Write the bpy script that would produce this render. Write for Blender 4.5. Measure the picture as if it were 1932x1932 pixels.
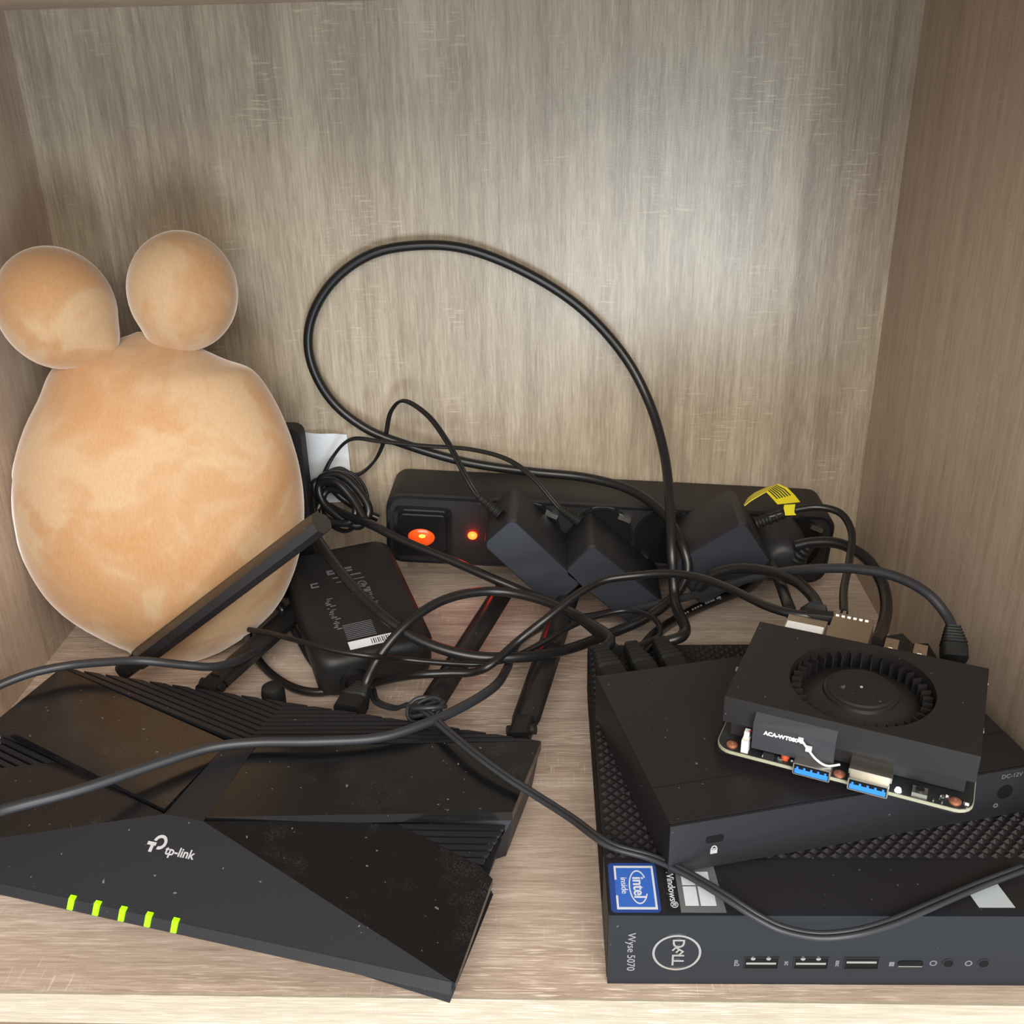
import bpy, bmesh, math, random
from mathutils import Vector, Matrix

random.seed(7)
for o in list(bpy.data.objects):
    bpy.data.objects.remove(o, do_unlink=True)
scene = bpy.context.scene
COL = scene.collection

# ------------------------------------------------------------------ camera
cam_d = bpy.data.cameras.new('camera')
cam = bpy.data.objects.new('camera', cam_d)
COL.objects.link(cam)
cam_d.sensor_width = 36.0
cam_d.lens = 36.0 * 1936.9 / 1932.0
cam_d.clip_start = 0.01
cam_d.clip_end = 50.0
_r = Vector((0.9992, 0.0334, -0.0233)).normalized()
_f = Vector((-0.0401, 0.9033, -0.4272)).normalized()
_u = _r.cross(_f).normalized()
_r = _f.cross(_u).normalized()
cam.matrix_world = Matrix(((_r.x, _u.x, -_f.x, 0.2999), (_r.y, _u.y, -_f.y, -0.2727),
                           (_r.z, _u.z, -_f.z, 0.3337), (0, 0, 0, 1)))
scene.camera = cam

# ------------------------------------------------------------------ light
world = bpy.data.worlds.new('room')
scene.world = world
world.use_nodes = True
bg = world.node_tree.nodes['Background']
bg.inputs['Color'].default_value = (1.0, 0.96, 0.92, 1)
bg.inputs['Strength'].default_value = 0.75

def area_light(name, loc, target, sx, sy, energy, color):
    d = bpy.data.lights.new(name, 'AREA')
    d.shape = 'RECTANGLE'; d.size = sx; d.size_y = sy
    d.energy = energy; d.color = color
    o = bpy.data.objects.new(name, d)
    COL.objects.link(o)
    o.location = loc
    o.rotation_euler = (Vector(target) - Vector(loc)).to_track_quat('-Z', 'Y').to_euler()
    return o

area_light('window_light', (0.60, -1.45, -0.22), (0.34, 0.346, 0.20), 0.55, 0.5, 15.5, (0.76, 0.89, 1.0))
area_light('ceiling_light', (0.38, -1.45, 1.05), (0.22, 0.1, 0.1), 1.6, 1.0, 50.0, (1.0, 0.94, 0.86))

vs = scene.view_settings
vs.view_transform = 'Standard'
vs.look = 'None'
vs.gamma = 1.0
vs.use_curve_mapping = False
vs.exposure = 0.0

# ------------------------------------------------------------------ helpers
def tag(o, label=None, cat=None, group=None, kind=None):
    if label: o['label'] = label
    if cat: o['category'] = cat
    if group: o['group'] = group
    if kind: o['kind'] = kind
    return o

def empty(name, loc, rz=0.0, label=None, cat=None, group=None):
    o = bpy.data.objects.new(name, None)
    COL.objects.link(o)
    o.empty_display_size = 0.01
    o.location = loc
    o.rotation_euler = (0, 0, rz)
    return tag(o, label, cat, group)

def build(name, bm, mat, parent=None, bevel=0.0, segs=2, smooth=None, mw=None):
    if bevel > 0:
        es = [e for e in bm.edges if len(e.link_faces) == 2 and e.calc_face_angle(0) > 0.5]
        bmesh.ops.bevel(bm, geom=es, offset=bevel, segments=segs, profile=0.6, affect='EDGES', clamp_overlap=True)
        if smooth is None: smooth = 40
    bmesh.ops.recalc_face_normals(bm, faces=bm.faces)
    me = bpy.data.meshes.new(name)
    bm.to_mesh(me); bm.free()
    if smooth:
        for p in me.polygons: p.use_smooth = True
        me.set_sharp_from_angle(angle=math.radians(smooth))
    if mat: me.materials.append(mat)
    o = bpy.data.objects.new(name, me)
    COL.objects.link(o)
    if parent: o.parent = parent
    if mw is not None: o.matrix_local = mw
    return o

def copy_obj(o, parent, loc):
    c = o.copy(); COL.objects.link(c); c.parent = parent; c.location = loc
    return c

def NB(): return bmesh.new()

def box(bm, x0, x1, y0, y1, z0, z1, M=None):
    vs_ = [bm.verts.new((x, y, z)) for x in (x0, x1) for y in (y0, y1) for z in (z0, z1)]
    for f in ((0, 1, 3, 2), (4, 6, 7, 5), (0, 4, 5, 1), (2, 3, 7, 6), (0, 2, 6, 4), (1, 5, 7, 3)):
        bm.faces.new([vs_[i] for i in f])
    if M is not None:
        for v in vs_: v.co = M @ v.co
    return bm

def BX(*a, M=None): return box(NB(), *a, M=M)

def loft(bm, rings, cap=True):
    R = [[bm.verts.new(p) for p in r] for r in rings]
    n = len(R[0])
    for a, b in zip(R, R[1:]):
        for i in range(n):
            j = (i + 1) % n
            bm.faces.new((a[i], a[j], b[j], b[i]))
    if cap:
        bm.faces.new(R[0][::-1]); bm.faces.new(R[-1])
    return bm

def prism(poly, z0, z1, bm=None):
    bm = bm or NB()
    return loft(bm, [[(x, y, z0) for x, y in poly], [(x, y, z1) for x, y in poly]])

def panel(pts, t, bm=None):
    """solid plate: 3D polygon and its copy t lower"""
    bm = bm or NB()
    return loft(bm, [[(x, y, z - t) for x, y, z in pts], list(pts)])

def ring_pts(c, r, n, axis='z', ry=None, ph=0.0):
    ry = ry or r
    out = []
    for i in range(n):
        a = 2 * math.pi * i / n + ph
        p, q = r * math.cos(a), ry * math.sin(a)
        out.append({'z': (c[0] + p, c[1] + q, c[2]), 'y': (c[0] + p, c[1], c[2] + q), 'x': (c[0], c[1] + p, c[2] + q)}[axis])
    return out

def cyl(c, r, h, axis='z', n=24, r2=None, bm=None):
    bm = bm or NB()
    d = {'z': (0, 0, h), 'y': (0, h, 0), 'x': (h, 0, 0)}[axis]
    return loft(bm, [ring_pts(c, r, n, axis), ring_pts((c[0] + d[0], c[1] + d[1], c[2] + d[2]), r2 if r2 is not None else r, n, axis)])

def annulus(c, r0, r1, h, axis='z', n=32, bm=None):
    bm = bm or NB()
    d = {'z': (0, 0, h), 'y': (0, h, 0), 'x': (h, 0, 0)}[axis]
    c2 = (c[0] + d[0], c[1] + d[1], c[2] + d[2])
    R = [[bm.verts.new(p) for p in ring_pts(cc, rr, n, axis)] for cc, rr in ((c, r1), (c2, r1), (c2, r0), (c, r0))]
    for k in range(4):
        a, b = R[k], R[(k + 1) % 4]
        for i in range(n):
            j = (i + 1) % n
            bm.faces.new((a[i], a[j], b[j], b[i]))
    return bm

def rrect(x0, x1, y0, y1, r, n=4):
    out = []
    for cx, cy, a0 in ((x1 - r, y1 - r, 0), (x0 + r, y1 - r, 90), (x0 + r, y0 + r, 180), (x1 - r, y0 + r, 270)):
        for i in range(n + 1):
            a = math.radians(a0 + 90 * i / n)
            out.append((cx + r * math.cos(a), cy + r * math.sin(a)))
    return out

def crom(pts, per=7):
    P = [Vector(p) for p in pts]
    P = [P[0] * 2 - P[1]] + P + [P[-1] * 2 - P[-2]]
    out = []
    for i in range(1, len(P) - 2):
        p0, p1, p2, p3 = P[i - 1:i + 3]
        t1 = max((p1 - p0).length, 1e-5) ** 0.5
        t2 = max((p2 - p1).length, 1e-5) ** 0.5
        t3 = max((p3 - p2).length, 1e-5) ** 0.5
        m1 = ((p1 - p0) / t1 - (p2 - p0) / (t1 + t2) + (p2 - p1) / t2) * t2
        m2 = ((p2 - p1) / t2 - (p3 - p1) / (t2 + t3) + (p3 - p2) / t3) * t2
        for k in range(per):
            t = k / per
            out.append((2 * t**3 - 3 * t**2 + 1) * p1 + (t**3 - 2 * t**2 + t) * m1 + (-2 * t**3 + 3 * t**2) * p2 + (t**3 - t**2) * m2)
    out.append(P[-2].copy())
    return out

def frames(pts):
    T = []
    for i in range(len(pts)):
        a, b = pts[max(0, i - 1)], pts[min(len(pts) - 1, i + 1)]
        T.append((b - a).normalized())
    n = T[0].cross(Vector((0, 0, 1)))
    if n.length < 1e-3: n = T[0].cross(Vector((1, 0, 0)))
    n.normalize()
    N = [n]
    for i in range(1, len(pts)):
        n = N[-1] - T[i] * N[-1].dot(T[i])
        n.normalize(); N.append(n)
    return T, N

def tube(path, r, seg=10, per=7, bm=None, smooth_path=True, off=None):
    """round tube along a path; r is a number or a function of arc length"""
    bm = bm or NB()
    pts = crom(path, per) if smooth_path else [Vector(p) for p in path]
    T, N = frames(pts)
    s = 0.0; rings = []
    for i, p in enumerate(pts):
        if i: s += (pts[i] - pts[i - 1]).length
        b = T[i].cross(N[i])
        if off is not None:
            side = T[i].cross(Vector((0, 0, 1)))
            if side.length < 1e-3: side = N[i]
            side.normalize()
            q = p + side * off
        else: q = p
        rr = r(s) if callable(r) else r
        rings.append([tuple(q + (N[i] * math.cos(2 * math.pi * k / seg) + b * math.sin(2 * math.pi * k / seg)) * rr) for k in range(seg)])
    return loft(bm, rings)

def ribbed(p0, p1, ra, rb, ribs=6, bm=None):
    """strain relief: tapering ribbed sleeve from p0 to p1"""
    p0, p1 = Vector(p0), Vector(p1)
    n = ribs * 4
    pts = [p0 + (p1 - p0) * (i / n) for i in range(n + 1)]
    L = (p1 - p0).length
    def rad(s):
        t = s / L
        base = ra + (rb - ra) * t
        return base * (0.80 if (int(t * ribs * 2 + 0.001) % 2) else 1.0)
    return tube(pts, rad, seg=12, bm=bm, smooth_path=False)

def along(x, y, n, pos):
    x, y, n = Vector(x), Vector(y), Vector(n)
    return Matrix(((x.x, y.x, n.x, pos[0]), (x.y, y.y, n.y, pos[1]), (x.z, y.z, n.z, pos[2]), (0, 0, 0, 1)))

def text(name, s, size, mat, parent, M, extrude=0.00008, sx=1.0, bold=0.0, shear=0.0):
    cu = bpy.data.curves.new(name, 'FONT')
    cu.body = s; cu.size = size; cu.extrude = extrude
    cu.align_x = 'CENTER'; cu.align_y = 'CENTER'
    cu.offset = bold; cu.shear = shear
    cu.resolution_u = 3
    tmp = bpy.data.objects.new(name + '_tmp', cu)
    COL.objects.link(tmp)
    dg = bpy.context.evaluated_depsgraph_get(); dg.update()
    me = bpy.data.meshes.new_from_object(tmp.evaluated_get(dg))
    bpy.data.objects.remove(tmp, do_unlink=True)
    bpy.data.curves.remove(cu)
    me.transform(Matrix.Diagonal((sx, 1, 1, 1)))
    me.materials.clear(); me.materials.append(mat)
    me.name = name
    o = bpy.data.objects.new(name, me)
    COL.objects.link(o)
    o.parent = parent
    o.matrix_local = M
    return o

# ------------------------------------------------------------------ materials
def new_mat(name):
    m = bpy.data.materials.new(name)
    m.use_nodes = True
    nt = m.node_tree
    return m, nt, nt.nodes['Principled BSDF']

def setp(b, base=None, rough=None, metal=None, spec=None, **kw):
    if base is not None: b.inputs['Base Color'].default_value = (*base, 1)
    if rough is not None: b.inputs['Roughness'].default_value = rough
    if metal is not None: b.inputs['Metallic'].default_value = metal
    if spec is not None: b.inputs['Specular IOR Level'].default_value = spec
    for k, v in kw.items(): b.inputs[k].default_value = v

def nd(nt, t, **kw):
    n = nt.nodes.new(t)
    for k, v in kw.items(): setattr(n, k, v)
    return n

def noise(nt, vec, scale, detail=4.0, rough=0.55, dist=0.0):
    n = nd(nt, 'ShaderNodeTexNoise')
    n.inputs['Scale'].default_value = scale
    n.inputs['Detail'].default_value = detail
    n.inputs['Roughness'].default_value = rough
    n.inputs['Distortion'].default_value = dist
    if vec is not None: nt.links.new(vec, n.inputs['Vector'])
    return n.outputs['Fac']

def ramp(nt, fac, stops, interp='LINEAR'):
    r = nd(nt, 'ShaderNodeValToRGB')
    r.color_ramp.interpolation = interp
    el = r.color_ramp.elements
    while len(el) < len(stops): el.new(0.5)
    for e, (p, c) in zip(el, stops):
        e.position = p
        e.color = (*c, 1) if len(c) == 3 else c
    nt.links.new(fac, r.inputs['Fac'])
    return r.outputs['Color']

def mapped(nt, scale, rot=(0, 0, 0)):
    tc = nd(nt, 'ShaderNodeTexCoord')
    mp = nd(nt, 'ShaderNodeMapping')
    mp.inputs['Scale'].default_value = scale
    mp.inputs['Rotation'].default_value = rot
    nt.links.new(tc.outputs['Object'], mp.inputs['Vector'])
    return mp.outputs['Vector']

def mixc(nt, fac, a, b, blend='MIX'):
    m = nd(nt, 'ShaderNodeMix', data_type='RGBA', blend_type=blend)
    if isinstance(fac, (int, float)): m.inputs[0].default_value = fac
    else: nt.links.new(fac, m.inputs[0])
    for v, i in ((a, 6), (b, 7)):
        if isinstance(v, tuple): m.inputs[i].default_value = (*v, 1) if len(v) == 3 else v
        else: nt.links.new(v, m.inputs[i])
    return m.outputs[2]

def bump(nt, b, h, strength, dist):
    n = nd(nt, 'ShaderNodeBump')
    n.inputs['Strength'].default_value = strength
    n.inputs['Distance'].default_value = dist
    nt.links.new(h, n.inputs['Height'])
    nt.links.new(n.outputs['Normal'], b.inputs['Normal'])

G3 = lambda v: (v, v, v)

def wood(name, grain, dark, mid, light, streak=0.5, rough=0.42, tick=0.6, pore=0.35):
    """laminate oak: fine streaks along one axis, pale saw marks across it"""
    m, nt, b = new_mat(name)
    def sc(across, along_): return tuple(along_ if i == grain else across for i in range(3))
    fine = noise(nt, mapped(nt, sc(760, 52)), 1.0, 6.0, 0.7, 0.25)
    med = noise(nt, mapped(nt, sc(170, 6.5)), 1.0, 4.0, 0.6, 0.5)
    broad = noise(nt, mapped(nt, sc(22, 2.2)), 1.0, 3.0, 0.5, 0.6)
    f1 = mixc(nt, 0.42, fine, med)
    f2 = mixc(nt, 0.30, f1, broad)
    col = ramp(nt, f2, [(0.38, dark), (0.5, mid), (0.61, light)])
    # pale pores, short dashes along the grain
    por = noise(nt, mapped(nt, sc(1500, 60)), 1.0, 2.0, 0.5, 0.4)
    pm = ramp(nt, por, [(0.565, G3(0)), (0.635, G3(1))])
    bp = ramp(nt, noise(nt, mapped(nt, sc(14, 5)), 1.0, 2.0), [(0.40, G3(0.15)), (0.62, G3(1))])
    pmm = mixc(nt, 1.0, pm, bp, 'MULTIPLY')
    pmf = mixc(nt, 1.0, pmm, G3(pore), 'MULTIPLY')
    col = mixc(nt, pmf, col, tuple(min(1, c * 1.25) for c in light))
    # saw marks: thin pale ticks across the grain in patches
    tk = noise(nt, mapped(nt, sc(70, 900)), 1.0, 2.0, 0.5)
    tm = ramp(nt, tk, [(0.60, G3(0)), (0.66, G3(1))])
    pt = ramp(nt, noise(nt, mapped(nt, sc(20, 16)), 1.0, 2.0), [(0.52, G3(0)), (0.62, G3(1))])
    t2 = mixc(nt, 1.0, tm, pt, 'MULTIPLY')
    t3 = mixc(nt, 1.0, t2, G3(tick), 'MULTIPLY')
    col = mixc(nt, t3, col, tuple(min(1, c * 1.2) for c in light))
    nt.links.new(col, b.inputs['Base Color'])
    setp(b, rough=rough, spec=0.5)
    grit = noise(nt, mapped(nt, (1500, 1500, 1500)), 1.0, 2.0, 0.6)
    h = mixc(nt, 0.5, fine, grit)
    bump(nt, b, h, 0.35, 0.0004)
    return m

def plastic(name, base, rough=0.45, spec=0.5, dust=0.0, grain=0.0, gs=2500, dust_scale=420, smudge=0.0):
    m, nt, b = new_mat(name)
    setp(b, base, rough, 0, spec)
    if dust > 0:
        sp = noise(nt, mapped(nt, (1, 1, 1)), dust_scale, 1.0, 0.4)
        mk = ramp(nt, sp, [(0.765, G3(0)), (0.80, G3(dust))])
        c = mixc(nt, mk, base, (0.25, 0.25, 0.25))
        if smudge > 0:
            sm = ramp(nt, noise(nt, mapped(nt, (1, 1, 1)), 34, 4.0, 0.7), [(0.52, G3(0)), (0.78, G3(smudge))])
            fz = ramp(nt, noise(nt, mapped(nt, (1, 1, 1)), 1500, 2.0), [(0.45, G3(0)), (0.7, G3(1))])
            c = mixc(nt, mixc(nt, 1.0, sm, fz, 'MULTIPLY'), c, (0.22, 0.22, 0.23))
        nt.links.new(c, b.inputs['Base Color'])
    if grain > 0:
        bump(nt, b, noise(nt, mapped(nt, (1, 1, 1)), gs, 2.0), grain, 0.0002)
    return m

def simple(name, base, rough=0.5, metal=0.0, spec=0.5, emit=None, es=0.0):
    m, nt, b = new_mat(name)
    setp(b, base, rough, metal, spec)
    v = noise(nt, mapped(nt, (1, 1, 1)), 900, 2.0)
    if emit is None:
        c = mixc(nt, 0.12, base, ramp(nt, v, [(0.3, tuple(x * 0.7 for x in base)), (0.7, tuple(min(1, x * 1.2) for x in base))]))
        nt.links.new(c, b.inputs['Base Color'])
    else:
        b.inputs['Emission Color'].default_value = (*emit, 1)
        b.inputs['Emission Strength'].default_value = es
    return m

OAK_D, OAK_M, OAK_L = (0.235, 0.185, 0.128), (0.36, 0.295, 0.215), (0.50, 0.425, 0.32)
M_wall = wood('oak_upright', 2, OAK_D, OAK_M, OAK_L, rough=0.29, tick=0.55, pore=0.25)
M_side = wood('oak_side', 2, (0.36, 0.272, 0.207), (0.49, 0.387, 0.30), (0.60, 0.49, 0.39), rough=0.5, tick=0.35, pore=0.2)
M_floor = wood('oak_shelf', 0, (0.36, 0.268, 0.205), (0.52, 0.405, 0.325), (0.74, 0.63, 0.53), rough=0.42, tick=0.45, pore=0.85)
M_edge = wood('oak_edge', 0, (0.34, 0.29, 0.215), (0.43, 0.375, 0.29), (0.54, 0.49, 0.40), rough=0.45, tick=0.1, pore=0.7)

M_blk = plastic('black_plastic', (0.011, 0.011, 0.012), 0.42, 0.45, dust=0.35, grain=0.05)
M_blkm = plastic('black_matte', (0.012, 0.011, 0.012), 0.55, 0.4, dust=0.3, grain=0.12)
M_cable = plastic('cable_black', (0.010, 0.010, 0.011), 0.34, 0.5)
M_cable2 = plastic('cable_dull', (0.026, 0.028, 0.033), 0.42, 0.5)
M_rubber = plastic('rubber', (0.009, 0.009, 0.009), 0.6, 0.35, grain=0.1)
M_gloss = plastic('gloss_black', (0.006, 0.006, 0.007), 0.22, 0.5, dust=0.6, smudge=0.22, grain=0.0)
M_hole = plastic('recess_shade', (0.003, 0.003, 0.003), 0.7, 0.2)  # near-black colour puts the shade of openings into plates and grille floors
M_router = plastic('router_matte', (0.012, 0.0125, 0.016), 0.5, 0.4, dust=0.5, grain=0.12)
M_print = simple('print_grey', (0.42, 0.42, 0.44), 0.6)
M_print2 = simple('print_soft', (0.24, 0.24, 0.25), 0.6)
M_printd = simple('print_dim', (0.13, 0.135, 0.15), 0.6)
M_white = simple('white_plastic', (0.80, 0.82, 0.83), 0.5)
M_paper = simple('white_paper', (0.74, 0.78, 0.82), 0.7)
M_silver = simple('silver', (0.74, 0.74, 0.72), 0.28, 1.0)
M_tin = simple('tinned_steel', (0.55, 0.53, 0.47), 0.42, 1.0)
M_warm_metal = simple('warm_tinted_metal', (0.74, 0.66, 0.55), 0.27, 1.0)  # gold pins and silver sockets, the sockets' warm reflection put into the colour
M_copper = simple('copper_screw', (0.50, 0.20, 0.12), 0.45, 0.7)
M_usb = simple('usb_blue', (0.03, 0.22, 0.72), 0.4)
M_yellow = simple('yellow_tag', (0.70, 0.60, 0.02), 0.5)
M_ink = simple('dark_ink', (0.03, 0.03, 0.02), 0.6)
M_green = simple('led_green', (0.1, 0.5, 0.0), 0.4, emit=(0.32, 1.0, 0.0), es=1.6)
M_ledw = simple('led_white', (0.8, 0.8, 1), 0.4, emit=(0.80, 0.84, 1.0), es=9.0)
M_red = simple('led_red', (0.6, 0.05, 0.0), 0.3, emit=(1.0, 0.07, 0.01), es=9.0)
M_board = simple('pcb_edge', (0.34, 0.34, 0.24), 0.5)
M_pcb = simple('pcb_black', (0.016, 0.020, 0.020), 0.4)

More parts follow.
